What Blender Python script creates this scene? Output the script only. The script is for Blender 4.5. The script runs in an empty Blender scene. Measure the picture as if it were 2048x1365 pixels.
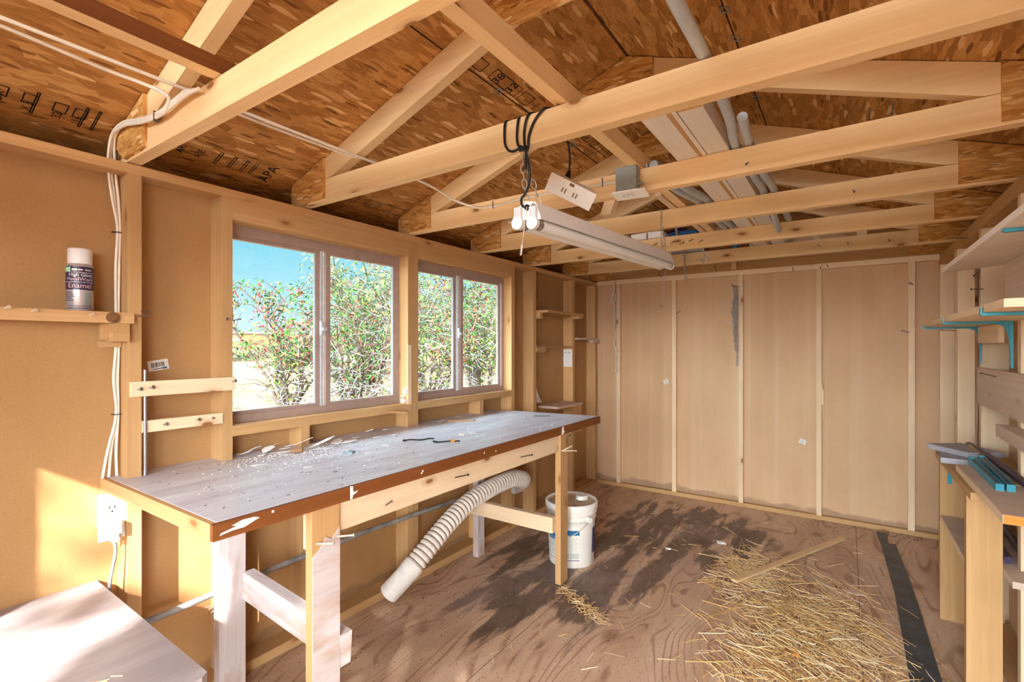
import bpy, bmesh, math, random
from mathutils import Vector, Matrix, noise as mnoise

random.seed(11)
PI = math.pi
COL = bpy.context.scene.collection

# ------------------------------------------------------------------ measures
CAM_Z = 1.246
XL, XR, YF = -1.893, 0.492, 4.160          # room-side faces of the framing
XLS, XRS, YFS = -1.982, 0.581, 4.198       # room-side faces of the sheathing
YN = -0.55                                 # near wall (behind the camera)
RIDGE_X, RIDGE_Z, SLOPE = -0.70, 2.370, 0.345
Z_CB0, Z_CB1 = 1.837, 1.926                # truss bottom chords
TRUSS_Y = [-0.618, -0.008, 0.602, 1.212, 1.822, 2.432, 3.040, 3.650]

def roof_z(x):
    return RIDGE_Z - SLOPE * abs(x - RIDGE_X)

# ------------------------------------------------------------------ materials
def new_mat(name):
    m = bpy.data.materials.new(name); m.use_nodes = True
    nt = m.node_tree; nt.nodes.clear()
    out = nt.nodes.new('ShaderNodeOutputMaterial')
    b = nt.nodes.new('ShaderNodeBsdfPrincipled')
    nt.links.new(b.outputs[0], out.inputs[0])
    return m, nt, b

class G:
    """small helper around a node tree"""
    def __init__(s, nt): s.nt = nt
    def n(s, t, **kw):
        x = s.nt.nodes.new('ShaderNode' + t)
        for k, v in kw.items(): setattr(x, k, v)
        return x
    def l(s, a, b): s.nt.links.new(a, b)
    def math(s, op, a, b=None, c=None, clamp=False):
        x = s.n('Math', operation=op, use_clamp=clamp)
        for i, v in enumerate((a, b, c)):
            if v is None: continue
            if isinstance(v, (int, float)): x.inputs[i].default_value = v
            else: s.l(v, x.inputs[i])
        return x.outputs[0]
    def mix(s, f, a, b, blend='MIX'):
        x = s.n('Mix', data_type='RGBA', blend_type=blend)
        for i, v in ((0, f), (6, a), (7, b)):
            if isinstance(v, (int, float)): x.inputs[i].default_value = v
            elif isinstance(v, (tuple, list)): x.inputs[i].default_value = (*v[:3], 1)
            else: s.l(v, x.inputs[i])
        return x.outputs[2]
    def ramp(s, f, stops, interp='LINEAR'):
        x = s.n('ValToRGB'); cr = x.color_ramp; cr.interpolation = interp
        while len(cr.elements) < len(stops): cr.elements.new(0.5)
        for e, (p, c) in zip(cr.elements, stops):
            e.position = p
            e.color = (c, c, c, 1) if isinstance(c, (int, float)) else (*c[:3], 1)
        s.l(f, x.inputs[0]); return x.outputs[0]
    def mapping(s, vec, scale=(1, 1, 1), rot=(0, 0, 0), loc=(0, 0, 0)):
        x = s.n('Mapping'); s.l(vec, x.inputs[0])
        x.inputs['Scale'].default_value = scale
        x.inputs['Rotation'].default_value = rot
        x.inputs['Location'].default_value = loc
        return x.outputs[0]
    def noise(s, vec, scale=1.0, detail=3.0, rough=0.55, dist=0.0):
        x = s.n('TexNoise'); s.l(vec, x.inputs['Vector'])
        x.inputs['Scale'].default_value = scale; x.inputs['Detail'].default_value = detail
        x.inputs['Roughness'].default_value = rough; x.inputs['Distortion'].default_value = dist
        return x.outputs[0]
    def voro(s, vec, scale=1.0, dims='2D', feature='F1', rnd=1.0):
        x = s.n('TexVoronoi', voronoi_dimensions=dims, feature=feature); s.l(vec, x.inputs['Vector'])
        x.inputs['Scale'].default_value = scale; x.inputs['Randomness'].default_value = rnd
        return x

def set_spec(b, rough=0.7, spec=0.25, metal=0.0):
    b.inputs['Roughness'].default_value = rough
    b.inputs['Specular IOR Level'].default_value = spec
    b.inputs['Metallic'].default_value = metal

def plain(name, col, rough=0.6, spec=0.3, metal=0.0, var=0.12, scale=25):
    m, nt, b = new_mat(name); g = G(nt)
    tc = g.n('TexCoord')
    f = g.noise(tc.outputs['Object'], scale, 4)
    d = tuple(c * (1 - var) for c in col); u = tuple(min(1, c * (1 + var)) for c in col)
    g.l(g.ramp(f, [(0.3, d), (0.7, u)]), b.inputs['Base Color'])
    set_spec(b, rough, spec, metal)
    return m

def wood(name, light, dark, knot=(0.30, 0.135, 0.045), grain=0.55, knots=1.0, rough=0.65, blotch=0.25, dirt=None):
    """UV in metres: u along the board, v across it"""
    m, nt, b = new_mat(name); g = G(nt)
    uv = g.n('UVMap').outputs[0]
    oi = g.n('ObjectInfo')
    fine = g.noise(g.mapping(uv, (1.6, 55, 1)), 1, 5, 0.6, 0.4)
    wide = g.noise(g.mapping(uv, (0.9, 9, 1)), 1, 3, 0.5, 0.8)
    f = g.math('ADD', g.math('MULTIPLY', fine, grain), g.math('MULTIPLY', wide, 1 - grain))
    col = g.ramp(f, [(0.30, dark), (0.52, tuple(0.5 * (p + q) for p, q in zip(light, dark))), (0.66, light)])
    # broad blotches
    bl = g.noise(g.mapping(uv, (3, 6, 1), loc=(7, 3, 0)), 1, 2)
    col = g.mix(g.math('MULTIPLY', g.ramp(bl, [(0.45, 0.0), (0.7, 1.0)]), blotch), col, tuple(c * 0.72 for c in dark))
    if knots > 0:
        v = g.voro(g.mapping(uv, (3.2, 7.5, 1)), 1)
        sep = g.n('SeparateColor'); g.l(v.outputs['Color'], sep.inputs[0])
        gate = g.math('GREATER_THAN', sep.outputs[0], 0.70)
        core = g.ramp(v.outputs['Distance'], [(0.045, 1.0), (0.085, 0.0)])
        halo = g.ramp(v.outputs['Distance'], [(0.05, 0.45), (0.16, 0.0)])
        k = g.math('MULTIPLY', gate, g.math('MAXIMUM', core, halo))
        col = g.mix(g.math('MULTIPLY', k, knots), col, knot)
    # board to board difference
    hv = g.n('HueSaturation'); g.l(col, hv.inputs['Color'])
    g.l(g.math('ADD', g.math('MULTIPLY', oi.outputs['Random'], 0.16), 0.92), hv.inputs['Value'])
    col = hv.outputs[0]
    if dirt:
        dn = g.noise(g.mapping(uv, (4, 14, 1), loc=(1, 5, 0)), 1, 5)
        col = g.mix(g.ramp(dn, [(0.50, 0.0), (0.68, 0.8)]), col, dirt)
    g.l(col, b.inputs['Base Color'])
    bp = g.n('Bump'); bp.inputs['Strength'].default_value = 0.12; bp.inputs['Distance'].default_value = 0.004
    g.l(f, bp.inputs['Height']); g.l(bp.outputs[0], b.inputs['Normal'])
    set_spec(b, rough, 0.2)
    return m

def osb(name, cols, scale=1.0):
    m, nt, b = new_mat(name); g = G(nt)
    uv = g.n('UVMap').outputs[0]
    wob = g.n('TexNoise'); g.l(uv, wob.inputs['Vector']); wob.inputs['Scale'].default_value = 14 * scale; wob.inputs['Detail'].default_value = 3
    w = g.n('VectorMath', operation='MULTIPLY_ADD'); g.l(wob.outputs['Color'], w.inputs[0])
    w.inputs[1].default_value = (0.016, 0.016, 0); g.l(uv, w.inputs[2])
    uvd = w.outputs[0]
    def layer(rot, sx, sy, loc):
        v = g.voro(g.mapping(uvd, (sx * scale, sy * scale, 1), (0, 0, rot), loc), 1)
        sep = g.n('SeparateColor'); g.l(v.outputs['Color'], sep.inputs[0])
        return sep.outputs[0], sep.outputs[1], v.outputs['Distance']
    a, a2, da = layer(0.15, 9, 30, (0, 0, 0))
    c, c2, dc = layer(-0.55, 11, 42, (3, 9, 0))
    d, d2, dd = layer(1.05, 12, 46, (8, 1, 0))
    e, e2, de = layer(0.5, 16, 75, (5, 6, 0))
    stops = list(zip((0.0, 0.30, 0.55, 0.80, 1.0), cols))
    col = g.ramp(a, stops)
    for r, r2, gate in ((c, c2, 0.55), (d, d2, 0.66), (e, e2, 0.80)):
        col = g.mix(g.math('GREATER_THAN', r, gate), col, g.ramp(r2, stops))
    # pale strands and dark gaps
    s, s2, ds = layer(-0.2, 10, 60, (2, 2, 0))
    pale = g.math('MULTIPLY', g.math('GREATER_THAN', s, 0.90), g.math('LESS_THAN', ds, 0.42))
    col = g.mix(g.math('MULTIPLY', pale, 0.85), col, cols[5])
    gap = g.math('MULTIPLY', g.math('GREATER_THAN', s2, 0.90), g.math('LESS_THAN', ds, 0.30))
    col = g.mix(g.math('MULTIPLY', gap, 0.75), col, cols[6])
    fib = g.noise(g.mapping(uvd, (30, 160, 1), (0, 0, 0.3)), 1, 3)
    col = g.mix(0.35, col, g.ramp(fib, [(0.3, 0.25), (0.7, 0.8)]), 'OVERLAY')
    big = g.noise(g.mapping(uv, (1.2, 1.2, 1)), 1, 2)
    col = g.mix(g.math('MULTIPLY', g.ramp(big, [(0.4, 0.0), (0.7, 1.0)]), 0.25), col, cols[0])
    g.l(col, b.inputs['Base Color'])
    bp = g.n('Bump'); bp.inputs['Strength'].default_value = 0.25; bp.inputs['Distance'].default_value = 0.004
    g.l(a, bp.inputs['Height']); g.l(bp.outputs[0], b.inputs['Normal'])
    set_spec(b, 0.75, 0.15)
    return m

LUM_L, LUM_D = (0.88, 0.675, 0.405), (0.75, 0.52, 0.265)
M = {}
M['lumber'] = wood('pine lumber', LUM_L, LUM_D)
M['stud'] = wood('wall stud pine', (0.60, 0.385, 0.19), (0.46, 0.265, 0.11), grain=0.5)
M['pale_wood'] = wood('pale pine', (0.86, 0.70, 0.50), (0.74, 0.55, 0.35), grain=0.5)
M['dark_wood'] = wood('brown sided board', (0.24, 0.085, 0.025), (0.13, 0.045, 0.014), knots=0)
M['fascia'] = wood('brown bench edging', (0.26, 0.092, 0.026), (0.16, 0.052, 0.013), knots=0, blotch=0.1)
M['grey_wood'] = wood('dusty grey wood', (0.70, 0.56, 0.46), (0.56, 0.43, 0.34), knots=0.4)
M['old_white'] = wood('worn white painted timber', (0.68, 0.63, 0.63), (0.52, 0.46, 0.47), grain=0.7, knots=0,
                      dirt=(0.40, 0.25, 0.15), rough=0.6)
M['white_plank'] = wood('white primed plank', (0.86, 0.83, 0.78), (0.74, 0.70, 0.64), knots=0, blotch=0.1)
M['orange_wood'] = wood('orange end grain', (0.75, 0.36, 0.085), (0.52, 0.20, 0.035), knots=0)
M['osb'] = osb('oriented strand board', [(0.33, 0.150, 0.042), (0.41, 0.195, 0.058), (0.47, 0.235, 0.074),
                                        (0.53, 0.275, 0.090), (0.61, 0.34, 0.122), (0.80, 0.53, 0.25), (0.12, 0.042, 0.012)])
M['osb_gusset'] = osb('strand board gusset', [(0.44, 0.21, 0.06), (0.54, 0.28, 0.085), (0.60, 0.33, 0.105),
                                        (0.66, 0.38, 0.13), (0.74, 0.47, 0.18), (0.88, 0.70, 0.42), (0.16, 0.06, 0.018)], 1.6)

def hardboard(name, c1, c2, streaks=0.0):
    m, nt, b = new_mat(name); g = G(nt)
    ob = g.n('TexCoord').outputs['Object']
    fine = g.noise(ob, 260, 3, 0.7)
    mid = g.noise(g.mapping(ob, (1.5, 1.5, 0.7)), 2.2, 4)
    col = g.ramp(g.math('ADD', g.math('MULTIPLY', fine, 0.45), g.math('MULTIPLY', mid, 0.55)), [(0.35, c2), (0.65, c1)])
    if streaks:
        st = g.noise(g.mapping(ob, (16, 16, 0.25)), 1, 3)
        col = g.mix(g.math('MULTIPLY', g.ramp(st, [(0.5, 0.0), (0.75, 1.0)]), streaks), col, (0.72, 0.56, 0.40))
    spots = g.voro(ob, 3.0, '3D')
    sp = g.math('LESS_THAN', spots.outputs['Distance'], 0.028)
    col = g.mix(g.math('MULTIPLY', sp, 0.6), col, tuple(c * 0.35 for c in c2))
    # water marks creeping up from the sole plate
    sz = g.n('SeparateXYZ'); g.l(ob, sz.inputs[0])
    wn = g.noise(ob, 7, 4)
    wm = g.ramp(g.math('ADD', sz.outputs[2], g.math('MULTIPLY', wn, -0.12)), [(0.0, 0.7), (0.02, 0.0)])
    col = g.mix(g.math('MULTIPLY', wm, 0.6), col, (0.10, 0.055, 0.04))
    g.l(col, b.inputs['Base Color'])
    bp = g.n('Bump'); bp.inputs['Strength'].default_value = 0.08; bp.inputs['Distance'].default_value = 0.002
    g.l(fine, bp.inputs['Height']); g.l(bp.outputs[0], b.inputs['Normal'])
    set_spec(b, 0.62, 0.25)
    return m
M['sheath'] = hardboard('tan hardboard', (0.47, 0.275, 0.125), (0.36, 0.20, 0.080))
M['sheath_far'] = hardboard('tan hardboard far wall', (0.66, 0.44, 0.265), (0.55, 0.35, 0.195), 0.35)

def floor_mat():
    m, nt, b = new_mat('worn plywood floor'); g = G(nt)
    ob = g.n('TexCoord').outputs['Object']
    base = g.noise(g.mapping(ob, (7, 1.6, 1)), 1, 5, 0.6)
    col = g.ramp(base, [(0.3, (0.42, 0.27, 0.175)), (0.5, (0.55, 0.38, 0.265)), (0.7, (0.67, 0.49, 0.36))])
    # cathedral grain: contour lines of a stretched noise
    h = g.noise(g.mapping(ob, (2.6, 0.9, 1), loc=(3.3, 1.7, 0)), 1, 1.5, 0.4, 0.5)
    fr = g.math('FRACT', g.math('MULTIPLY', h, 22))
    line = g.ramp(fr, [(0.0, 1.0), (0.12, 0.6), (0.22, 0.0), (0.9, 0.0), (1.0, 1.0)])
    brk = g.ramp(g.noise(g.mapping(ob, (9, 3, 1)), 1, 3), [(0.38, 0.0), (0.55, 1.0)])
    col = g.mix(g.math('MULTIPLY', g.math('MULTIPLY', line, brk), 0.62), col, (0.20, 0.075, 0.030))
    v = g.voro(g.mapping(ob, (2.4, 1.7, 1), loc=(0.4, 0.2, 0)), 1)
    rings = g.math('MULTIPLY', g.ramp(v.outputs['Distance'], [(0.03, 0.9), (0.12, 0.0)]), 0.8)
    col = g.mix(rings, col, (0.24, 0.12, 0.07))
    # dark water stains, streaked along the boards, in the middle of the floor
    sx = g.n('SeparateXYZ'); g.l(ob, sx.inputs[0])
    def ell(cx, cy, rx, ry):
        dx = g.math('DIVIDE', g.math('SUBTRACT', sx.outputs[0], cx), rx)
        dy = g.math('DIVIDE', g.math('SUBTRACT', sx.outputs[1], cy), ry)
        return g.math('ADD', g.math('MULTIPLY', dx, dx), g.math('MULTIPLY', dy, dy))
    reg = g.ramp(ell(-1.28, 2.45, 0.55, 0.95), [(0.35, 1.0), (1.0, 0.0)])
    reg2 = g.ramp(ell(-0.95, 3.35, 0.65, 0.75), [(0.3, 1.0), (1.0, 0.0)])
    rr = g.math('MAXIMUM', reg, reg2)
    sn = g.noise(g.mapping(ob, (9.5, 2.0, 1), rot=(0, 0, 0.12), loc=(0.3, 0, 0)), 1, 4, 0.55, 0.3)
    st = g.ramp(g.math('ADD', sn, g.math('MULTIPLY', rr, 0.16)), [(0.565, 0.0), (0.64, 1.0)])
    st = g.math('MULTIPLY', st, g.math('MINIMUM', g.math('MULTIPLY', rr, 2.2), 1.0))
    col = g.mix(g.math('MULTIPLY', st, 0.78), col, (0.055, 0.036, 0.030))
    # grey mildew bloom
    bl = g.ramp(g.noise(g.mapping(ob, (3, 1.5, 1), loc=(5, 5, 0)), 1, 4), [(0.5, 0.0), (0.72, 0.75)])
    col = g.mix(g.math('MULTIPLY', bl, rr), col, (0.36, 0.27, 0.25))
    # dust specks
    sp = g.voro(ob, 26, '2D')
    col = g.mix(g.math('MULTIPLY', g.math('LESS_THAN', sp.outputs['Distance'], 0.07), 0.6), col, (0.06, 0.035, 0.025))
    sp2 = g.voro(g.mapping(ob, loc=(3, 3, 0)), 17, '2D')
    col = g.mix(g.math('MULTIPLY', g.math('LESS_THAN', sp2.outputs['Distance'], 0.035), 0.85), col, (0.72, 0.66, 0.58))
    # panel joints
    jx = g.math('ABSOLUTE', g.math('SUBTRACT', sx.outputs[0], -1.17))
    jx2 = g.math('ABSOLUTE', g.math('SUBTRACT', sx.outputs[0], 0.05))
    jy = g.math('ABSOLUTE', g.math('SUBTRACT', sx.outputs[1], 3.05))
    jj = g.math('MINIMUM', g.math('MINIMUM', jx, jx2), jy)
    col = g.mix(g.math('MULTIPLY', g.math('LESS_THAN', jj, 0.002), 0.7), col, (0.06, 0.03, 0.018))
    g.l(col, b.inputs['Base Color'])
    bp = g.n('Bump'); bp.inputs['Strength'].default_value = 0.2; bp.inputs['Distance'].default_value = 0.003
    g.l(base, bp.inputs['Height']); g.l(bp.outputs[0], b.inputs['Normal'])
    set_spec(b, 0.5, 0.3)
    return m
M['floor'] = floor_mat()

def bench_paint(name, c_hi, c_lo, scratch, amount=1.0, rot=0.0):
    m, nt, b = new_mat(name); g = G(nt)
    ob = g.n('TexCoord').outputs['Object']
    st = g.noise(g.mapping(ob, (16, 3.2, 1), rot=(0, 0, rot)), 1, 6, 0.62, 0.3)
    col = g.ramp(st, [(0.36, c_lo), (0.52, tuple(0.5 * (p + q) for p, q in zip(c_hi, c_lo))), (0.64, c_hi)])
    bn = g.noise(g.mapping(ob, (1.8, 1.4, 1)), 1, 3)
    col = g.mix(g.math('MULTIPLY', g.ramp(bn, [(0.45, 0.0), (0.7, 1.0)]), 0.5), col, c_lo)
    sc = g.noise(g.mapping(ob, (130, 24, 1), rot=(0, 0, rot + 0.15)), 1, 4, 0.6)
    reg = g.ramp(g.noise(g.mapping(ob, (3, 2.2, 1), loc=(2, 8, 0)), 1, 3), [(0.44, 0.0), (0.58, 1.0)])
    k = g.math('MULTIPLY', g.math('MULTIPLY', g.ramp(sc, [(0.62, 0.0), (0.67, 1.0)]), reg), 0.85 * amount)
    col = g.mix(k, col, scratch)
    g.l(col, b.inputs['Base Color'])
    bp = g.n('Bump'); bp.inputs['Strength'].default_value = 0.15; bp.inputs['Distance'].default_value = 0.002
    g.l(st, bp.inputs['Height']); g.l(bp.outputs[0], b.inputs['Normal'])
    set_spec(b, 0.42, 0.45)
    return m
M['bench_top'] = bench_paint('worn painted bench top', (0.76, 0.82, 0.90), (0.56, 0.56, 0.65), (0.13, 0.125, 0.16))
M['low_top'] = bench_paint('worn pale panel', (0.38, 0.345, 0.35), (0.28, 0.235, 0.24), (0.07, 0.06, 0.06), 0.5)

M['white'] = plain('white plastic', (0.82, 0.82, 0.80), 0.4, 0.4, var=0.04)
M['white_metal'] = plain('white enamelled metal', (0.84, 0.84, 0.83), 0.35, 0.5, var=0.03)
M['tube'] = plain('white lamp tube glass', (0.80, 0.84, 0.86), 0.25, 0.5, var=0.02)
M['cable'] = plain('white cable sheath', (0.80, 0.76, 0.68), 0.5, 0.3, var=0.06)
M['black'] = plain('black rubber cord', (0.012, 0.012, 0.014), 0.5, 0.3)
M['nail'] = plain('grey steel nail', (0.10, 0.095, 0.09), 0.45, 0.5, 0.6)
M['bright_nail'] = plain('pale wooden peg', (0.66, 0.55, 0.42), 0.5, 0.3)
M['zinc'] = plain('zinc chain', (0.45, 0.45, 0.44), 0.35, 0.5, 0.8)
M['grey_box'] = plain('grey steel box', (0.30, 0.35, 0.36), 0.45, 0.5, 0.3)
M['pvc'] = plain('grey pvc conduit', (0.44, 0.51, 0.58), 0.4, 0.4, var=0.08)
M['grey_pipe'] = plain('dusty grey pipe', (0.26, 0.255, 0.25), 0.6, 0.3, var=0.45, scale=14)
M['hose'] = plain('white ribbed duct plastic', (0.72, 0.66, 0.60), 0.5, 0.35, var=0.16, scale=30)
M['hose_groove'] = plain('dark duct groove', (0.16, 0.11, 0.08), 0.7, 0.2)
M['cuff'] = plain('white duct cuff', (0.76, 0.74, 0.70), 0.45, 0.4, var=0.10, scale=18)
M['bucket'] = plain('white bucket plastic', (0.80, 0.79, 0.74), 0.38, 0.45, var=0.05, scale=10)
M['bucket_lid'] = plain('dusty bucket lid', (0.58, 0.47, 0.34), 0.55, 0.3, var=0.3, scale=14)
M['blue_print'] = plain('blue label print', (0.015, 0.16, 0.34), 0.4, 0.4)
M['navy_print'] = plain('navy label print', (0.02, 0.03, 0.16), 0.4, 0.4)
M['grey_print'] = plain('pale label print', (0.52, 0.55, 0.53), 0.45, 0.35, var=0.15, scale=60)
M['teal'] = plain('teal painted steel', (0.03, 0.30, 0.42), 0.4, 0.45, var=0.15)
M['steel'] = plain('bare steel', (0.42, 0.40, 0.46), 0.3, 0.5, 0.9)
M['silver'] = plain('silver can print', (0.50, 0.48, 0.52), 0.3, 0.5, 0.55)
M['can_dark'] = plain('dark can label', (0.025, 0.018, 0.06), 0.35, 0.5)
M['can_green'] = plain('pale green spot print', (0.36, 0.74, 0.50), 0.4, 0.4)
M['can_cap'] = plain('white can cap', (0.76, 0.76, 0.78), 0.35, 0.4, var=0.03)
M['pink_print'] = plain('pale pink lettering', (0.72, 0.52, 0.56), 0.4, 0.4)
M['ink'] = plain('black ink', (0.012, 0.009, 0.008), 0.8, 0.1)
M['paper'] = plain('white label paper', (0.78, 0.77, 0.74), 0.6, 0.2, var=0.04)
M['shard'] = plain('pale plaster flakes', (0.84, 0.86, 0.86), 0.6, 0.25, var=0.15)
M['strip'] = plain('black rubber strip', (0.032, 0.046, 0.062), 0.4, 0.4, var=0.6, scale=9)
M['dirt'] = plain('dry dirt crumbs', (0.055, 0.036, 0.026), 0.85, 0.1, var=0.5)
M['frame'] = plain('dull bronze aluminium', (0.40, 0.30, 0.265), 0.45, 0.4, 0.15, var=0.08)
M['seal'] = plain('grey window seal', (0.34, 0.40, 0.46), 0.5, 0.3)
M['aluminium'] = plain('pale aluminium', (0.62, 0.68, 0.74), 0.35, 0.5, 0.3)
M['rope'] = plain('white cotton rope', (0.72, 0.66, 0.57), 0.7, 0.2, var=0.15, scale=80)
M['orange'] = plain('orange plastic', (0.72, 0.26, 0.03), 0.5, 0.3)
M['blue_stuff'] = plain('blue plastic sheet', (0.02, 0.13, 0.36), 0.3, 0.5, var=0.4)
M['purple_stuff'] = plain('dark violet cloth', (0.03, 0.015, 0.09), 0.7, 0.2)
M['grey_slab'] = plain('grey primed board', (0.33, 0.31, 0.33), 0.6, 0.3, var=0.08)
M['slate'] = plain('dusty slate board', (0.38, 0.38, 0.42), 0.6, 0.3, var=0.12)
M['blue_grey'] = plain('blue grey edge', (0.23, 0.36, 0.43), 0.5, 0.3, var=0.2)
M['dark_tube'] = plain('dark violet tube', (0.045, 0.03, 0.075), 0.4, 0.4)
M['cork'] = plain('worn tool handle', (0.30, 0.17, 0.09), 0.55, 0.3)
M['roofing'] = plain('grey shingles', (0.12, 0.11, 0.10), 0.9, 0.1)
M['siding'] = plain('outside siding', (0.42, 0.34, 0.26), 0.8, 0.1)
M['brass'] = plain('brown knob', (0.20, 0.10, 0.045), 0.35, 0.5)
M['tan_print'] = plain('tan socket slot', (0.30, 0.21, 0.10), 0.5, 0.3)
M['hill'] = plain('dry hillside', (0.16, 0.14, 0.10), 0.9, 0.05, var=0.3, scale=0.6)
M['adobe'] = plain('tan adobe', (0.15, 0.066, 0.030), 0.9, 0.05)

def glass_mat():
    m = bpy.data.materials.new('window glass'); m.use_nodes = True
    nt = m.node_tree; nt.nodes.clear(); g = G(nt)
    out = g.n('OutputMaterial'); mx = g.n('MixShader')
    tr = g.n('BsdfTransparent'); tr.inputs[0].default_value = (0.90, 0.96, 0.97, 1)
    gl = g.n('BsdfGlossy'); gl.inputs['Roughness'].default_value = 0.02
    mx.inputs[0].default_value = 0.05
    g.l(tr.outputs[0], mx.inputs[1]); g.l(gl.outputs[0], mx.inputs[2])
    g.l(mx.outputs[0], out.inputs[0])
    return m
M['glass'] = glass_mat()

def leaf_mat(name, stops, rough=0.5):
    m, nt, b = new_mat(name); g = G(nt)
    geo = g.n('NewGeometry')
    g.l(g.ramp(geo.outputs['Random Per Island'], stops, 'CONSTANT'), b.inputs['Base Color'])
    set_spec(b, rough, 0.12)
    return m

M['straw'] = leaf_mat('dry straw', [(0, (.82, .62, .33)), (.3, (.68, .44, .17)), (.55, (.88, .74, .50)), (.75, (.52, .31, .11)), (.9, (.76, .54, .24))], .5)
def ground_mat():
    m, nt, b = new_mat('dry sandy ground'); g = G(nt)
    ob = g.n('TexCoord').outputs['Object']
    a = g.noise(ob, 0.8, 6, 0.65); c = g.noise(ob, 14, 4)
    col = g.ramp(a, [(0.35, (0.125, 0.075, 0.042)), (0.65, (0.20, 0.135, 0.085))])
    col = g.mix(g.ramp(c, [(0.55, 0.0), (0.75, 0.4)]), col, (0.22, 0.18, 0.12))
    g.l(col, b.inputs['Base Color']); set_spec(b, 0.9, 0.05)
    return m
M['ground'] = ground_mat()

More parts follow.
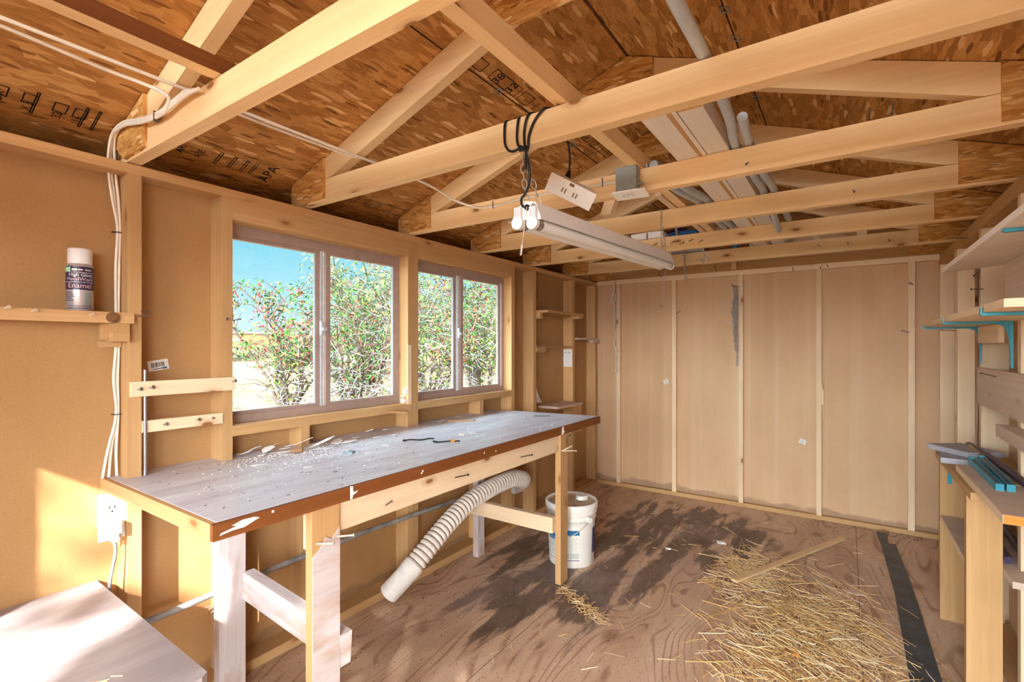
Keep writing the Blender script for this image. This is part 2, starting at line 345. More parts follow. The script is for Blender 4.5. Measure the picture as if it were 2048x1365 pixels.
# ------------------------------------------------------------------ mesh building
class MB:
    def __init__(s): s.v = []; s.f = []; s.uv = []; s.sm = []
    def face(s, pts, uvs=None, smooth=False):
        i = len(s.v); s.v += [tuple(p) for p in pts]
        s.f.append(tuple(range(i, i + len(pts))))
        s.uv.append(uvs if uvs else [(0.0, 0.0)] * len(pts)); s.sm.append(smooth)
    def hexa(s, P, axis=0):
        """P: 8 corners indexed [i][j][k] -> i*4+j*2+k ; axis = the long direction (0,1,2)"""
        P = [Vector(p) for p in P]
        ru, rv = random.uniform(0, 40), random.uniform(0, 40)
        ids = lambda i, j, k: i * 4 + j * 2 + k
        quads = [((0,0,0),(0,0,1),(0,1,1),(0,1,0)), ((1,0,0),(1,1,0),(1,1,1),(1,0,1)),
                 ((0,0,0),(1,0,0),(1,0,1),(0,0,1)), ((0,1,0),(0,1,1),(1,1,1),(1,1,0)),
                 ((0,0,0),(0,1,0),(1,1,0),(1,0,0)), ((0,0,1),(1,0,1),(1,1,1),(0,1,1))]
        L = [(P[ids(1,0,0)] - P[0]).length, (P[ids(0,1,0)] - P[0]).length, (P[ids(0,0,1)] - P[0]).length]
        for qi, q in enumerate(quads):
            nax = qi // 2
            oth = [a for a in range(3) if a != nax]
            if axis in oth: ua = axis; va = [a for a in oth if a != axis][0]
            else: ua, va = oth
            uvs = [(ru + c[ua] * L[ua] + qi * 1.7, rv + c[va] * L[va] + qi * 0.9) for c in q]
            s.face([P[ids(*c)] for c in q], uvs)
        return s
    def box(s, x0, x1, y0, y1, z0, z1):
        d = (abs(x1 - x0), abs(y1 - y0), abs(z1 - z0)); axis = d.index(max(d))
        return s.hexa([(x, y, z) for x in (x0, x1) for y in (y0, y1) for z in (z0, z1)], axis)
    def obox(s, c, size, rot=None):
        """oriented box: centre, size, Euler or Matrix"""
        R = Matrix.Identity(3)
        if rot is not None:
            from mathutils import Euler
            R = rot if isinstance(rot, Matrix) else Euler(rot).to_matrix()
        h = [q / 2 for q in size]; c = Vector(c)
        axis = list(size).index(max(size))
        return s.hexa([c + R @ Vector((x, y, z)) for x in (-h[0], h[0]) for y in (-h[1], h[1]) for z in (-h[2], h[2])], axis)
    def beam(s, p0, p1, w, h, up=(0, 0, 1)):
        p0, p1 = Vector(p0), Vector(p1); d = (p1 - p0).normalized()
        sd = d.cross(Vector(up)).normalized(); u = sd.cross(d).normalized()
        P = [p + sd * (a * w / 2) + u * (b * h / 2) for p in (p0, p1) for a in (-1, 1) for b in (-1, 1)]
        return s.hexa(P, 0)
    def prism(s, poly, axis, a0, a1, uscale=None):
        """extrude 2-D polygon along axis ('x': poly=(y,z); 'y': (x,z); 'z': (x,y))"""
        def P(p, a): return {'x': (a, p[0], p[1]), 'y': (p[0], a, p[1]), 'z': (p[0], p[1], a)}[axis]
        ru, rv = random.uniform(0, 40), random.uniform(0, 40)
        n = len(poly)
        area = sum(poly[i][0] * poly[(i + 1) % n][1] - poly[(i + 1) % n][0] * poly[i][1] for i in range(n))
        if (area < 0): poly = poly[::-1]
        fl = (axis == 'y')
        lo = [P(p, a0) for p in poly]; hi = [P(p, a1) for p in poly]
        uv = [(ru + p[0], rv + p[1]) for p in poly]
        if fl: s.face(lo, uv); s.face(hi[::-1], uv[::-1])
        else: s.face(lo[::-1], uv[::-1]); s.face(hi, uv)
        acc = 0
        for i in range(n):
            j = (i + 1) % n
            e = math.dist(poly[i], poly[j])
            q = [lo[i], lo[j], hi[j], hi[i]]; w = abs(a1 - a0)
            uq = [(ru + acc, rv + 3), (ru + acc + e, rv + 3), (ru + acc + e, rv + 3 + w), (ru + acc, rv + 3 + w)]
            acc += e
            if fl: s.face(q[::-1], uq[::-1])
            else: s.face(q, uq)
        return s
    def tube(s, path, r, seg=8, caps=True, smooth=True):
        path = [Vector(p) for p in path]
        n = len(path); rs = r if isinstance(r, (list, tuple)) else [r] * n
        t0 = (path[1] - path[0]).normalized()
        ref = Vector((0, 0, 1)) if abs(t0.z) < 0.9 else Vector((1, 0, 0))
        a = t0.cross(ref).normalized(); rings = []; acc = 0
        for i in range(n):
            t = (path[min(i + 1, n - 1)] - path[max(i - 1, 0)])
            t = t.normalized() if t.length > 1e-9 else t0
            a = (a - t * a.dot(t)); a = a.normalized() if a.length > 1e-6 else t.orthogonal().normalized()
            b = t.cross(a)
            rings.append([path[i] + (a * math.cos(2 * PI * k / seg) + b * math.sin(2 * PI * k / seg)) * rs[i] for k in range(seg)])
        base = len(s.v)
        for R in rings: s.v += [tuple(p) for p in R]
        for i in range(n - 1):
            for k in range(seg):
                k2 = (k + 1) % seg
                s.f.append((base + i * seg + k, base + i * seg + k2, base + (i + 1) * seg + k2, base + (i + 1) * seg + k))
                s.uv.append([(i * .1, k / seg * .1), (i * .1, (k + 1) / seg * .1), (i * .1 + .1, (k + 1) / seg * .1), (i * .1 + .1, k / seg * .1)])
                s.sm.append(smooth)
        if caps:
            for R, rev in ((rings[0], True), (rings[-1], False)):
                s.face(R[::-1] if rev else R)
        return s
    def cyl(s, p0, p1, r0, r1=None, seg=12, smooth=True):
        return s.tube([p0, p1], [r0, r0 if r1 is None else r1], seg, True, smooth)
    def lathe(s, prof, c, seg=32, smooth=True, a0=0.0, a1=2 * PI):
        """profile (r,z) around the vertical through c"""
        full = abs(a1 - a0 - 2 * PI) < 1e-6
        base = len(s.v); m = seg if full else seg + 1
        for r, z in prof:
            for k in range(m):
                a = a0 + (a1 - a0) * k / seg
                s.v.append((c[0] + r * math.cos(a), c[1] + r * math.sin(a), c[2] + z))
        for i in range(len(prof) - 1):
            for k in range(seg):
                k2 = (k + 1) % m
                s.f.append((base + i * m + k, base + i * m + k2, base + (i + 1) * m + k2, base + (i + 1) * m + k))
                s.uv.append([(0, 0)] * 4); s.sm.append(smooth)
        return s
    def mesh(s, name, off=(0, 0, 0)):
        me = bpy.data.meshes.new(name)
        o = Vector(off)
        me.from_pydata([tuple(Vector(p) - o) for p in s.v], [], s.f)
        uvl = me.uv_layers.new(name='UVMap')
        flat = []
        for u in s.uv:
            for q in u: flat += [q[0], q[1]]
        uvl.data.foreach_set('uv', flat)
        me.polygons.foreach_set('use_smooth', s.sm)
        me.update()
        return me

def wpos(o):
    p = Vector((0, 0, 0))
    while o is not None:
        p += Vector(o.location); o = o.parent
    return p

def obj(name, mb, mat, parent=None, bevel=0.0, origin=None):
    if parent is not None: off = wpos(parent)
    elif origin is not None: off = Vector(origin)
    else:
        xs, ys, zs = zip(*mb.v)
        off = Vector(((min(xs) + max(xs)) / 2, (min(ys) + max(ys)) / 2, min(zs)))
    me = mb.mesh(name, off); me.materials.append(M[mat])
    o = bpy.data.objects.new(name, me); COL.objects.link(o)
    if parent is not None: o.parent = parent
    else: o.location = off
    if bevel:
        b = o.modifiers.new('edge', 'BEVEL'); b.width = bevel; b.segments = 1; b.limit_method = 'ANGLE'; b.angle_limit = 0.9
    return o

def tag(o, label=None, cat=None, group=None, kind=None):
    if label: o['label'] = label
    if cat: o['category'] = cat
    if group: o['group'] = group
    if kind: o['kind'] = kind
    return o

def thing(name, label, cat, loc, group=None, kind=None):
    o = bpy.data.objects.new(name, None); COL.objects.link(o); o.location = loc
    o.empty_display_size = 0.05
    return tag(o, label, cat, group, kind)

def solo(name, mb, mat, label, cat, group=None, kind=None, bevel=0.0):
    return tag(obj(name, mb, mat, bevel=bevel), label, cat, group, kind)

def struct(name, mb, mat, bevel=0.0, label=None, cat=None):
    return tag(obj(name, mb, mat, bevel=bevel, origin=(0, 0, 0)), label, cat, None, 'structure')

def nail(parent, p, d, ln=0.04, r=0.0019, mat='nail', head=True):
    """a nail driven into p, sticking out along d"""
    p = Vector(p); d = Vector(d).normalized()
    mb = MB().cyl(p - d * 0.004, p + d * ln, r, seg=6)
    if head: mb.cyl(p + d * ln, p + d * (ln + 0.0015), r * 2.2, seg=8)
    return obj('nail', mb, mat, parent)

def spline(pts, n=8):
    pts = [Vector(p) for p in pts]; out = []
    for i in range(len(pts) - 1):
        p0 = pts[max(i - 1, 0)]; p1 = pts[i]; p2 = pts[i + 1]; p3 = pts[min(i + 2, len(pts) - 1)]
        for k in range(n):
            t = k / n
            out.append(0.5 * ((2 * p1) + (p2 - p0) * t + (2 * p0 - 5 * p1 + 4 * p2 - p3) * t * t + (3 * p1 - p0 - 3 * p2 + p3) * t ** 3))
    out.append(pts[-1]); return out

def text_mb(body, size, fn, extrude=0.0):
    """lettering as a mesh; fn maps flat (x, y) in metres to a point in the scene"""
    cu = bpy.data.curves.new('lettering', 'FONT'); cu.body = body; cu.size = size
    cu.align_x = 'CENTER'; cu.align_y = 'CENTER'; cu.resolution_u = 3
    o = bpy.data.objects.new('lettering', cu); COL.objects.link(o)
    bpy.context.view_layer.update()
    me = o.to_mesh()
    bm = bmesh.new(); bm.from_mesh(me)
    bmesh.ops.triangulate(bm, faces=bm.faces)
    mb = MB()
    for f in bm.faces:
        mb.face([fn(v.co.x, v.co.y) for v in f.verts])
    bm.free(); o.to_mesh_clear()
    bpy.data.objects.remove(o); bpy.data.curves.remove(cu)
    return mb

# ================================================================== THE ROOM
# floor
struct('floor', MB().box(XLS - .02, XRS + .02, YN - .05, YFS + .05, -0.06, 0.0), 'floor')

def wall_with_holes(axis_x, xo, y0, y1, z0, z1, holes):
    """slab in the x = const plane from axis_x to xo with rectangular holes (y0,y1,z0,z1)"""
    ys = sorted({y0, y1, *[h[0] for h in holes], *[h[1] for h in holes]})
    zs = sorted({z0, z1, *[h[2] for h in holes], *[h[3] for h in holes]})
    mb = MB()
    for a, b in zip(ys, ys[1:]):
        for c, d in zip(zs, zs[1:]):
            my, mz = (a + b) / 2, (c + d) / 2
            if any(h[0] < my < h[1] and h[2] < mz < h[3] for h in holes): continue
            mb.box(min(axis_x, xo), max(axis_x, xo), a, b, c, d)
    return mb

W1 = (0.925, 1.811, 0.949, 1.722)
W2 = (1.885, 2.768, 0.949, 1.722)
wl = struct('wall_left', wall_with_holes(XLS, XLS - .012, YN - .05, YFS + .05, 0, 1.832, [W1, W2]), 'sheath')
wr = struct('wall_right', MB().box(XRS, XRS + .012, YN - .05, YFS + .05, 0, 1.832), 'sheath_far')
for w_, s_, x_ in ((wl, -1, XLS), (wr, 1, XRS)):                 # closed eaves
    a_, b_ = sorted((x_ + s_ * .012, x_ + s_ * .27)); c_, d_ = sorted((x_ + s_ * .27, x_ + s_ * .285))
    obj('soffit', MB().box(a_, b_, YN - .05, YFS + .05, 1.765, 1.777), 'siding', w_)
    for e_ in (YN - .05, YFS + .038):
        obj('eave_end', MB().prism([(a_, 1.765), (b_, 1.765), (b_, roof_z(b_) - .002), (a_, roof_z(a_) - .002)], 'y', e_, e_ + .012), 'siding', w_)
    obj('eave_board', MB().box(c_, d_, YN - .7, YFS + .28, 1.755, roof_z(x_ + s_ * .285) - .002), 'siding', w_)
    obj('outer_cladding', MB().box(*sorted((x_ + s_ * .0125, x_ + s_ * .014)), YN - .05, YFS + .05, 1.764 if s_ > 0 else 1.764, 1.832), 'siding', w_)
gab = [(XLS, 0), (XRS, 0), (XRS, roof_z(XRS)), (RIDGE_X, RIDGE_Z), (XLS, roof_z(XLS))]
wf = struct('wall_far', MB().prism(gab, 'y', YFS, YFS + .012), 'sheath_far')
# unseen near wall: doorway, left opening and open gable made up for the light
DX0, DX1, DZ = -.56, 0.56, 1.86
wn = MB()
wn.box(XLS, -1.38, YN - .04, YN, 0, 1.86); wn.box(-.886, DX0, YN - .04, YN, 0, 1.86); wn.box(DX1, XRS, YN - .04, YN, 0, 1.86)
wn.box(-1.38, -.886, YN - .04, YN, 0, .80); wn.box(-1.38, -.886, YN - .04, YN, 1.60, 1.86)
wn.box(XLS, XRS, YN - .06, YN, 1.86, 1.93)
wn = struct('wall_near', wn, 'sheath')

# roof: two strand-board slopes, underside is what the room shows
def roof_slope(sgn):
    mb = MB(); ln = math.hypot(1, SLOPE)
    xe = XLS - .30 if sgn < 0 else XRS + .30
    ya, yb, th = YN - .72, YFS + .30, .012  # long near overhang, unseen, added to block sun at the open gable
    xa = RIDGE_X + sgn * .006
    P = lambda x, y, dz: (x, y, roof_z(x) + dz)
    n = 1
    u = abs(xe - xa) * ln
    quad = [P(xa, ya, 0), P(xa, yb, 0), P(xe, yb, 0), P(xe, ya, 0)]
    uv = [(ya, 0), (yb, 0), (yb, u), (ya, u)]
    uv = [(a + (20 if sgn > 0 else 0), b) for a, b in uv]
    mb.face(quad if sgn < 0 else quad[::-1], uv if sgn < 0 else uv[::-1])
    q2 = [P(xa, ya, th), P(xa, yb, th), P(xe, yb, th), P(xe, ya, th)]
    mb.face(q2[::-1] if sgn < 0 else q2, uv[::-1] if sgn < 0 else uv)
    for i in range(4):
        j = (i + 1) % 4
        mb.face([quad[i], quad[j], q2[j], q2[i]], [uv[i], uv[j], uv[j], uv[i]])
    return mb
ceil = struct('ceiling', roof_slope(-1), 'osb')
ceil2 = obj('roof_slope', roof_slope(1), 'osb', ceil)
# shingles over it, and black felt showing in the slit at the ridge
sh = MB()
for s in (-1, 1):
    xe = XLS - .34 if s < 0 else XRS + .34
    q = [(RIDGE_X, YN - .76, RIDGE_Z + .030), (RIDGE_X, YFS + .33, RIDGE_Z + .030), (xe, YFS + .33, roof_z(xe) + .030), (xe, YN - .76, roof_z(xe) + .030)]
    sh.face(q); sh.face([(a, b, c - .015) for a, b, c in q][::-1])
obj('roof_covering', sh, 'roofing', ceil)
# joints between the sheets, with the metal clips that hold them
def on_slope(x, y, dz=0.0): return (x, y, roof_z(x) - dz)
for xs in (-1.105, -0.295):
    mb = MB(); y = YN
    mb.face([on_slope(xs - .002, YN, .0012), on_slope(xs + .002, YN, .0012), on_slope(xs + .002, YFS, .0012), on_slope(xs - .002, YFS, .0012)])
    obj('sheet_joint', mb, 'ink', ceil)
    for y in (1.53, 2.14, 1.69 if xs > -1 else 0.95, 2.74):
        c = MB()
        for dx, w in ((-.012, .004), (.012, .004)):
            c.obox(on_slope(xs + dx, y, .0025), (w, .03, .002), (0, math.atan(SLOPE) * (-1 if xs < RIDGE_X else 1), 0))
        for dy in (-.013, .013):
            c.obox(on_slope(xs, y + dy, .0025), (.026, .004, .002), (0, math.atan(SLOPE) * (-1 if xs < RIDGE_X else 1), 0))
        obj('panel_clip', c, 'grey_box', ceil)

# ---- printed stamps on the strand board (marks of the sheet itself)
def stamp(body, size, x, y, rot):
    ca, sa = math.cos(rot), math.sin(rot)
    def fn(u, v):
        v = -v                                    # read from below
        dx, dy = u * ca - v * sa, u * sa + v * ca
        xx = x + dx / math.hypot(1, SLOPE)
        return on_slope(xx, y + dy, .0016)
    return obj('printed_stamp', text_mb(body, size, fn), 'ink', ceil)
def stamp_box(x, y, w, h, t=.003):
    mb = MB(); k = 1 / math.hypot(1, SLOPE)
    for (a, b, c, d) in ((-w, -w + t, -h, h), (w - t, w, -h, h), (-w, w, -h, -h + t), (-w, w, h - t, h)):
        mb.face([on_slope(x + p[0] * k, y + p[1], .0016) for p in ((a, c), (b, c), (b, d), (a, d))])
    return obj('printed_stamp', mb, 'ink', ceil)
R90 = 0.0
stamp('38', .050, -1.068, 1.478, R90); stamp('32', .050, -1.066, 1.560, R90)
stamp_box(-1.066, 1.520, .026, .085); stamp_box(-1.068, 1.360, .024, .034); stamp_box(-1.070, 1.285, .022, .026)
stamp_box(-1.066, 1.660, .026, .036); stamp('24/16', .018, -1.066, 1.735, 0)
stamp('4', .036, -1.035, 2.160, R90); stamp('16', .036, -1.030, 2.255, R90); stamp('20', .040, -1.022, 2.385, R90)
for yy, hh in ((2.160, .034), (2.255, .038), (2.375, .050)): stamp_box(-1.030, yy, .026, hh)
# the line of stamps along the eave
stamp('APA', .060, -1.930, 1.085, 0)
for i, yy in enumerate((0.30, 0.36, 0.425, 0.47)):
    stamp_box(-1.915, yy + .02, .022, .016); stamp('BOX 32/16'[i * 2:i * 2 + 3].strip() or '7', .030, -1.945, yy + .02, R90)
for yy in (.392, .50, .53): stamp_box(-1.925, yy, .050, .004)
for yy in (.89, .94, .985, 1.02): stamp_box(-1.925, yy, .035, .006); 
for yy in (.70, .77, .83): stamp('NEAR EAVE'[int(yy * 100) % 5:][:3], .034, -1.93, yy, R90)
for yy in (1.48, 1.60, 1.68, 1.76): stamp_box(-1.925, yy, .030, .034)
stamp_box(0.44, 2.70, .03, .05)

# ------------------------------------------------------------------ wall framing (nailed to the walls: parts of them)
def part_box(name, parent, mat, *b, bevel=.0015):
    return obj(name, MB().box(*b), mat, parent, bevel)
PT0, PT1 = 1.802, 1.832
# left wall
part_box('top_plate', wl, 'stud', XLS, XL, YN, YFS, PT0, PT1)
part_box('sole_plate', wl, 'stud', XLS, XL, YN, YFS, 0, .038)
for y0, y1, z0, z1 in ((-.009, .029, .038, PT0), (.601, .639, .038, PT0), (.889, .925, .038, PT0), (1.811, 1.847, .038, PT0), (1.848, 1.885, .038, PT0),
               (2.768, 2.808, .038, PT0), (3.052, 3.090, .038, PT0), (3.674, 3.712, .038, PT0), (4.114, 4.152, .038, PT0),
               (1.205, 1.243, .038, .911), (2.418, 2.456, .038, .911)):
    part_box('stud', wl, 'stud', XLS, XL, y0, y1, z0, z1)
for (a, b, c, d) in (W1, W2):
    part_box('sill', wl, 'stud', XLS - .012, XL - (.0 if a < 1 else .002), a, b, c - .038, c)
    part_box('header', wl, 'stud', XL - .030, XL, a, b, d, PT0)
    part_box('header', wl, 'stud', XL - .064, XL - .036, a, b, d - .004, PT0)
    part_box('header', wl, 'stud', XLS - .012, XL - .068, a, b, d - .002, PT0)
# splintered end of the first sill
mb = MB()
for k in range(7):
    y = 1.675 + k * .012
    mb.beam((XL - .002, y, .922 - k * .002), (XL + .010 + .004 * (k % 3), y + .05, .915 - k * .002), .010, .012)
obj('splintered_edge', mb, 'stud', wl)
# white caulk run beside the first window
mb = MB()
for k in range(9):
    mb.obox((XL - .012 - random.uniform(0, .03), 1.806, .93 + .012 * math.sin(k) + k * .01), (.018, .006, .022), (0.3 * k, .2, .1))
obj('caulk', mb, 'paper', wl)
# far wall: plates and 2x2 studs
part_box('top_plate', wf, 'pale_wood', XL, XR, YF, YFS, PT0 + .004, PT1 + .012)
part_box('sole_plate', wf, 'stud', XL, XR + .02, YF, YFS, 0, .032)
for x0, x1 in ((-1.706, -1.672), (-1.213, -1.180), (-.699, -.667), (-.182, -.151), (.333, .369)):
    part_box('stud', wf, 'pale_wood', x0, x1, YF, YFS, .032, PT0 + .004)
part_box('nailing_block', wf, 'pale_wood', -.152, -.138, YF + .008, YFS, .83, .975)
# right wall
part_box('top_plate', wr, 'stud', XR, XRS, YN, YFS, PT0 - .03, PT1)
part_box('sole_plate', wr, 'stud', XR, XRS, YN, YFS, 0, .038)
for y0 in (4.142, 3.600, 2.978, 2.372, 1.76, 1.15, .54, -.07):
    part_box('stud', wr, 'pale_wood', XR, XRS, y0, y0 + (.038 if y0 < 4 else .018), .038, PT0 - .03)
part_box('stud', wr, 'pale_wood', XR, XRS - .02, 3.540, 3.578, .038, PT0 - .03)
part_box('cross_board', wr, 'grey_wood', XR - .016, XR - .001, 2.20, 2.962, .995, 1.155)
part_box('nailing_block', wr, 'pale_wood', XR - .018, XR - .001, 2.58, 2.925, 1.262, 1.333)
part_box('nailing_block', wr, 'grey_wood', XR - .05, XR - .001, 2.02, 2.44, .925, .968)
part_box('upper_batten', wr, 'grey_wood', XR - .016, XR - .001, 1.30, 2.50, 1.36, 1.55)
# nails and marks in the framing
for p, d in (((XL, .632, 1.345), (.6, .9, .1)), ((XL, .640, 1.36), (.3, 1, 0)), ((XL, .905, 1.345), (1, -.4, .2)), ((XL, .93, 1.345), (.2, 1, .25)), ((XL, .875, .985), (.3, -1, .2)),
             ((XL, 2.80, 1.30), (.8, .5, 0)), ((XL, 3.08, 1.62), (.5, 1, .05)), ((XL, 3.08, 1.46), (.5, 1, .05))):
    nail(wl, p, d, .022, mat='nail')
for x, z, d in ((.351, 1.67, (-.35, -1, -.2)), (.340, 1.67, (.3, -1, -.4)), (-1.18, 1.52, (1, -.5, .5)), (-.70, 1.715, (-1, -.6, .25)), (.34, 1.34, (-1, -.4, .35)),
                (-1.30, 1.835, (-.3, -1, .8)), (-.86, 1.85, (-.2, -1, .9)), (-.33, 1.835, (.1, -1, -.8)), (-.15, 1.835, (-.2, -1, -.8)), (-.12, 1.838, (.2, -1, -.7))):
    nail(wf, (x, YF, z), d, .045)
for y, z, d in ((3.60, 1.335, (-1, -.3, .05)), (2.98, 1.585, (-.6, -1, -.5)), (2.95, 1.50, (-.9, -1, -.05)), (3.35, 1.80, (-1, -.3, .02)), (3.25, 1.78, (-1, -.35, .05)), (2.62, 1.125, (-1, -.2, .3))):
    nail(wr, (XR, y, z), d, .065)

# ------------------------------------------------------------------ windows
def window(name, W, panes):
    y0, y1, z0, z1 = W; x0, x1 = XLS - .012, XL - .066
    root = thing(name, None, None, ((x0 + x1) / 2, (y0 + y1) / 2, z0), kind='structure')
    fr = MB(); t = .030
    fr.box(x0, x1, y0, y1, z0, z0 + t); fr.box(x0, x1, y0, y1, z1 - .042, z1)
    fr.box(x0, x1, y0, y0 + .018, z0 + t, z1 - .042); fr.box(x0, x1, y1 - .018, y1, z0 + t, z1 - .042)
    obj('frame', fr, 'frame', root, .002)
    (a0, a1), (b0, b1), ysp = panes
    # outer (left) sash further out, inner (right) sash nearer the room
    for (p0, p1, xc, nm) in ((a0, a1, x0 + .012, 'left'), (b0, b1, x1 - .014, 'right')):
        s = MB(); w = .020; zz0, zz1 = z0 + t, z1 - .042
        th = .010
        s.box(xc - th, xc + th, p0 - w, p0, zz0, zz1); s.box(xc - th, xc + th, p1, p1 + w, zz0, zz1)
        s.box(xc - th, xc + th, p0, p1, zz0, zz0 + .014); s.box(xc - th, xc + th, p0, p1, zz1 - .014, zz1)
        sash = obj('sash', s, 'frame', root, .0015)
        g = MB(); g.box(xc - .002, xc + .002, p0, p1, zz0 + .014, zz1 - .014)
        obj('pane', g, 'glass', sash)
        sl = MB(); q = .004
        sl.box(xc + .002, xc + .0075, p1 - q, p1, zz0 + .014, zz1 - .014); sl.box(xc + .002, xc + .0075, p0, p0 + q, zz0 + .014, zz1 - .014)
        obj('seal', sl, 'seal', sash)
    st = MB().box(x1 - .030, x1 - .006, ysp - .006, ysp + .006, z0 + t, z1 - .042)
    obj('stile', st, 'aluminium', root)
    lt = MB().box(x1 - .004, x1 + .010, ysp - .014, ysp + .004, 1.300, 1.360)
    lt.box(x1 + .008, x1 + .016, ysp - .008, ysp + .012, 1.318, 1.334)
    obj('latch', lt, 'aluminium', root)
    return root
window('window_1', W1, ((.944, 1.325), (1.392, 1.776), 1.352))
window('window_2', W2, ((1.906, 2.262), (2.338, 2.712), 2.300))

# ------------------------------------------------------------------ roof trusses
TL = {0.602: 'nearest roof truss in view, crossing the top left corner with cables stapled along it',
      1.212: 'second roof truss, its big bottom chord wrapped by the black cord loops above the light',
      1.822: 'third roof truss, carrying the grey junction box and the white cable',
      2.432: 'fourth roof truss, the one behind the junction box truss holding the far light chain',
      3.040: 'fifth roof truss, with the eye hook hanging from its bottom chord',
      3.650: 'sixth roof truss, last before the gable end of the far wall'}
def truss(y, label):
    t = thing('roof_truss', label, 'truss', (RIDGE_X, y, Z_CB0), 'roof trusses under the strand board roof')
    y1 = y + .038
    obj('bottom_chord', MB().box(XLS + .004, XRS - .004, y, y1, Z_CB0, Z_CB1 - .002), 'lumber', t, .002)
    for s in (-1, 1):
        e = RIDGE_X + s * 1.27
        xm = RIDGE_X + s * (RIDGE_Z - .096 - Z_CB1) / SLOPE
        poly = [(e, Z_CB1), (xm, Z_CB1), (RIDGE_X + s * .001, RIDGE_Z - .098), (RIDGE_X + s * .001, RIDGE_Z - .003), (e, roof_z(e) - .003)]
        obj('top_chord', MB().prism(poly, 'y', y, y1), 'lumber', t, .0015)
        gi, go = RIDGE_X + s * 1.040, RIDGE_X + s * 1.255
        gp = [(gi, Z_CB0 + .010), (go + (-s) * .06, Z_CB0 + .006), (go, Z_CB0 + .05), (go, roof_z(go) - .005), (gi, roof_z(gi) - .005)]
        obj('gusset', MB().prism(gp, 'y', y - .0115, y - .0005), 'osb_gusset', t)
    ap = [(RIDGE_X - .22, roof_z(RIDGE_X - .22) - .005), (RIDGE_X, RIDGE_Z - .005), (RIDGE_X + .10, roof_z(RIDGE_X + .10) - .005), (RIDGE_X + .10, 2.20), (RIDGE_X - .12, 2.20)]
    obj('apex_gusset', MB().prism(ap, 'y', y - .0115, y - .0005), 'osb_gusset', t)
    return t
TR = {}
for y in TRUSS_Y[2:]:
    TR[y] = truss(y, TL[y])
# gable-end truss standing on the far wall plate
yg = 4.165
tg = thing('roof_truss', 'gable end truss standing on the far wall top plate, with a short upright', 'truss', (RIDGE_X, yg, 1.846), 'roof trusses under the strand board roof')
obj('bottom_chord', MB().box(XLS + .01, XRS - .01, yg, YFS - .001, 1.846, 1.926), 'stud', tg, .002)
for s in (-1, 1):
    e = RIDGE_X + s * 1.26; xm = RIDGE_X + s * (RIDGE_Z - .096 - 1.926) / SLOPE
    obj('top_chord', MB().prism([(e, 1.926), (xm, 1.926), (RIDGE_X + s * .001, RIDGE_Z - .098), (RIDGE_X + s * .001, RIDGE_Z - .003), (e, roof_z(e) - .003)], 'y', yg, YFS - .001), 'stud', tg)
    gi, go = RIDGE_X + s * 1.04, RIDGE_X + s * 1.25
    obj('gusset', MB().prism([(gi, 1.852), (go, 1.852), (go, roof_z(go) - .005), (gi, roof_z(gi) - .005)], 'y', yg - .011, yg - .0005), 'osb_gusset', tg)
obj('upright', MB().box(-.745, -.708, yg - .036, yg - .0006, 1.848, 2.26), 'pale_wood', tg)
obj('upright', MB().box(-.20, -.163, yg - .0, YFS - .001, 1.927, 2.08), 'pale_wood', tg)
# bent nails in the chords, the stub brace on the third truss
for y, pts in ((1.212, ()), (1.822, ((-.275, 1.870, (-.1, -1, -.5)), (.055, 1.93, (0, -.6, 1)), (.11, 1.93, (.05, -.6, 1)))),
               (2.432, ((.02, 1.885, (.15, -1, -.6)),)),
               (3.040, tuple((-1.06 + .055 * i, 1.868 + .012 * (i % 2), (.9, -.5, .25)) for i in range(7))),
               (3.650, ((.20, 1.885, (.25, -1, -.7)), (-.15, 1.89, (.2, -1, -.4)), (.0, 1.888, (.2, -1, -.5))))):
    for x, z, d in pts: nail(TR[y], (x, y, z), d, .030)
obj('stub_brace', MB().prism([(-.835, 1.785), (-.79, 1.783), (-.735, 1.920), (-.785, 1.920)], 'y', 1.8605, 1.898), 'pale_wood', TR[1.822])
obj('king_post', MB().box(.05, .10, 3.690, 3.722, 1.93, 2.08), 'pale_wood', TR[3.650])

# boards lying along the chords
def board(label, x0, x1, y0, y1, z0, z1, mat, group='boards stored on the truss chords', name='board'):
    return solo(name, MB().box(x0, x1, y0, y1, z0, z1), mat, label, 'board', group, bevel=.0015)
E_ = .0005
board('pale two by four tie running under the roof, left of the white planks', -.680, -.641, -.1, 3.06, Z_CB1, 1.985, 'lumber', None, 'ceiling_tie')
db = board('brown sided board lying across the top left corner', -1.328, -1.288, -.4, .634, Z_CB1, 1.966, 'lumber', None)
obj('brown_side', MB().box(-1.2878, -1.2865, -.4, .634, Z_CB1 + .0005, 1.9655), 'dark_wood', db)  # thin dark brown plate along the board's side
board('widest white plank stored overhead, left of the narrow white strip', -.512, -.438, 1.27, 3.68, Z_CB1, 1.955, 'white_plank')
board('olive edged lath squeezed between the overhead white planks', -.4375, -.424, 1.28, 3.68, Z_CB1, 1.962, 'stud')
board('narrow white strip stored overhead between the two white planks', -.4235, -.410, 1.29, 3.50, Z_CB1, 1.950, 'white_plank')
pb = thing('board', 'white faced beam overhead with black numbers stamped on its sawn end', 'board', (-.37, 1.45, Z_CB1), 'boards stored on the truss chords')
obj('beam', MB().box(-.406, -.336, 1.452, 3.68, Z_CB1, 1.986), 'white_plank', pb, .0015)
obj('sawn_end', MB().box(-.4055, -.3365, 1.450, 1.4515, Z_CB1 + .001, 1.9855), 'osb_gusset', pb)
for body, size, zz in (('0606', .016, 1.972), ('B24', .020, 1.937)):
    obj('end_stamp', text_mb(body, size, lambda u, v, zz=zz: (-.371 - u, 1.4495, zz + v)), 'ink', pb)
board('thin lath between the third and fifth trusses beside the paired conduits', -.720, -.690, 2.2, 3.06, Z_CB1, 1.945, 'pale_wood')
